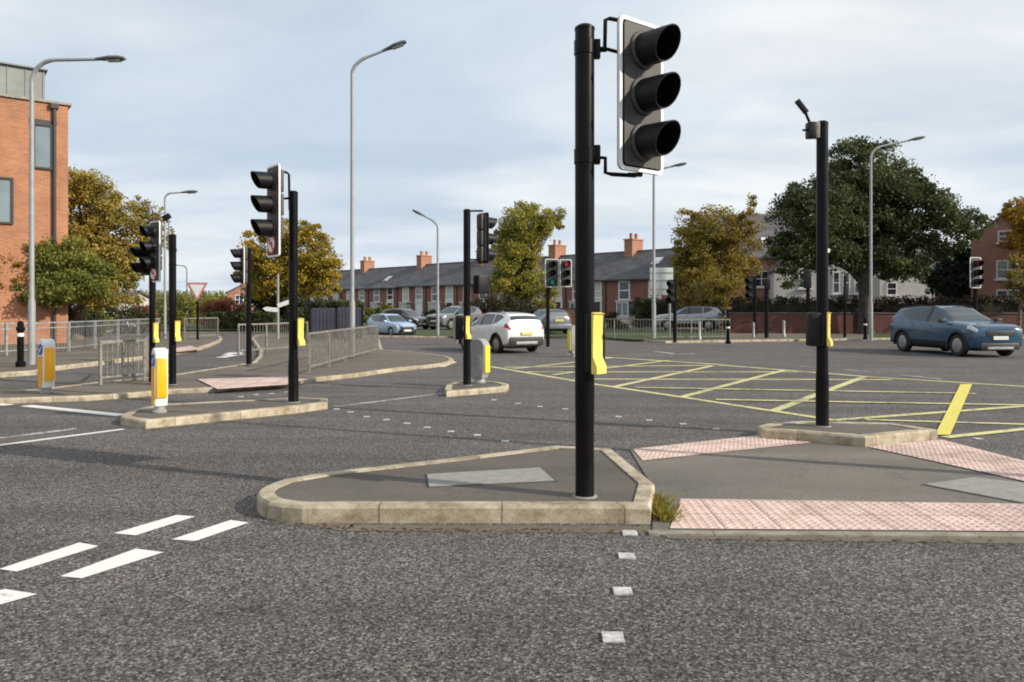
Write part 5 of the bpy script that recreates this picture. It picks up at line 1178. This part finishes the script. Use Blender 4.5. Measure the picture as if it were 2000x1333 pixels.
hedge('dark hedge before the right half of the terrace', P(1235, 56, .1), P(1345, 55, .1), 1.2, 2.0, M_hedge, 32, 6000, .16)
hedge('dark hedge behind the guard rail on the left footway', P(-200, 34.5, .1), P(130, 36, .1), 1.1, 1.35, M_hedge, 33, 14000, .12)
hedge('low dark hedge closing the left side road', P(395, 52, .1), P(530, 50, .1), 1.2, 1.15, M_hedge, 34, 6000, .15)
hedge('dark boundary hedge behind the navy panel fence', P(560, 45, .1), P(705, 46, .1), 1.5, 1.9, M_hedge, 35, 9000, .15, h2=1.7)
shrub('rust_shrub', 'rust red shrub row behind the small pole at the side road', 436, 56, 3.6, 2.5, M_rust, 41, 9000, .14)
shrub('rust_shrub', 'rust brown bush at the far left behind the guard rail', 20, 33.5, 2.6, 2.6, M_rust, 42, 5000, .12)
shrub('dark_bush', 'large dark rounded bush beside the verge lamp', 880, 62, 4.4, 1.8, M_hedge, 43, 9000, .16)
shrub('bright_shrub', 'bright green shrub behind the pale blue hatchback', 740, 58, 3.6, 1.8, M_bush, 44, 5000, .14)
shrub('dark_bush', 'dark bush behind the white car under the golden tree', 975, 56, 6.0, 2.6, M_hedger, 45, 8000, .17)
shrub('dark_bush', 'dark bush behind the round lamp globe below the middle autumn tree', 1395, 50, 1.8, 2.0, M_hedge, 46, 3000, .13)
shrub('dark_bush', 'small dark bush just right of the foreground pole', 1185, 53, 3.2, 1.4, M_hedger, 47, 3600, .14)
shrub('rust_shrub', 'orange brown shrub behind the double head signal pole', 280, 44, 1.8, 2.0, M_rust, 48, 3000, .12)
shrub('dark_bush', 'dark green shrub left of the double head signal pole', 243, 43, 3.0, 2.1, M_hedge, 49, 3600, .13)
shrub('green_bush', 'olive bush right of the double head signal pole', 350, 60, 4.5, 3.2, M_greeny, 50, 5000, .17)
shrub('green_bush', 'olive bush behind the give way triangle', 385, 75, 3.4, 3.3, M_greeny, 53, 4000, .19)
shrub('dark_bush', 'dark shrub by the bungalow left of the trunk', 150, 39, 2.6, 1.9, M_hedge, 51, 4000, .12)
shrub('green_bush', 'olive green bush by the bungalow windows', 188, 41, 1.6, 2.1, M_greeny, 54, 3600, .12)
hedge('far dark tree belt on the left skyline', P(140, 130, 0), P(470, 140, 0), 4, 4.2, M_greeny, 52, 12000, .3, name='tree_belt')
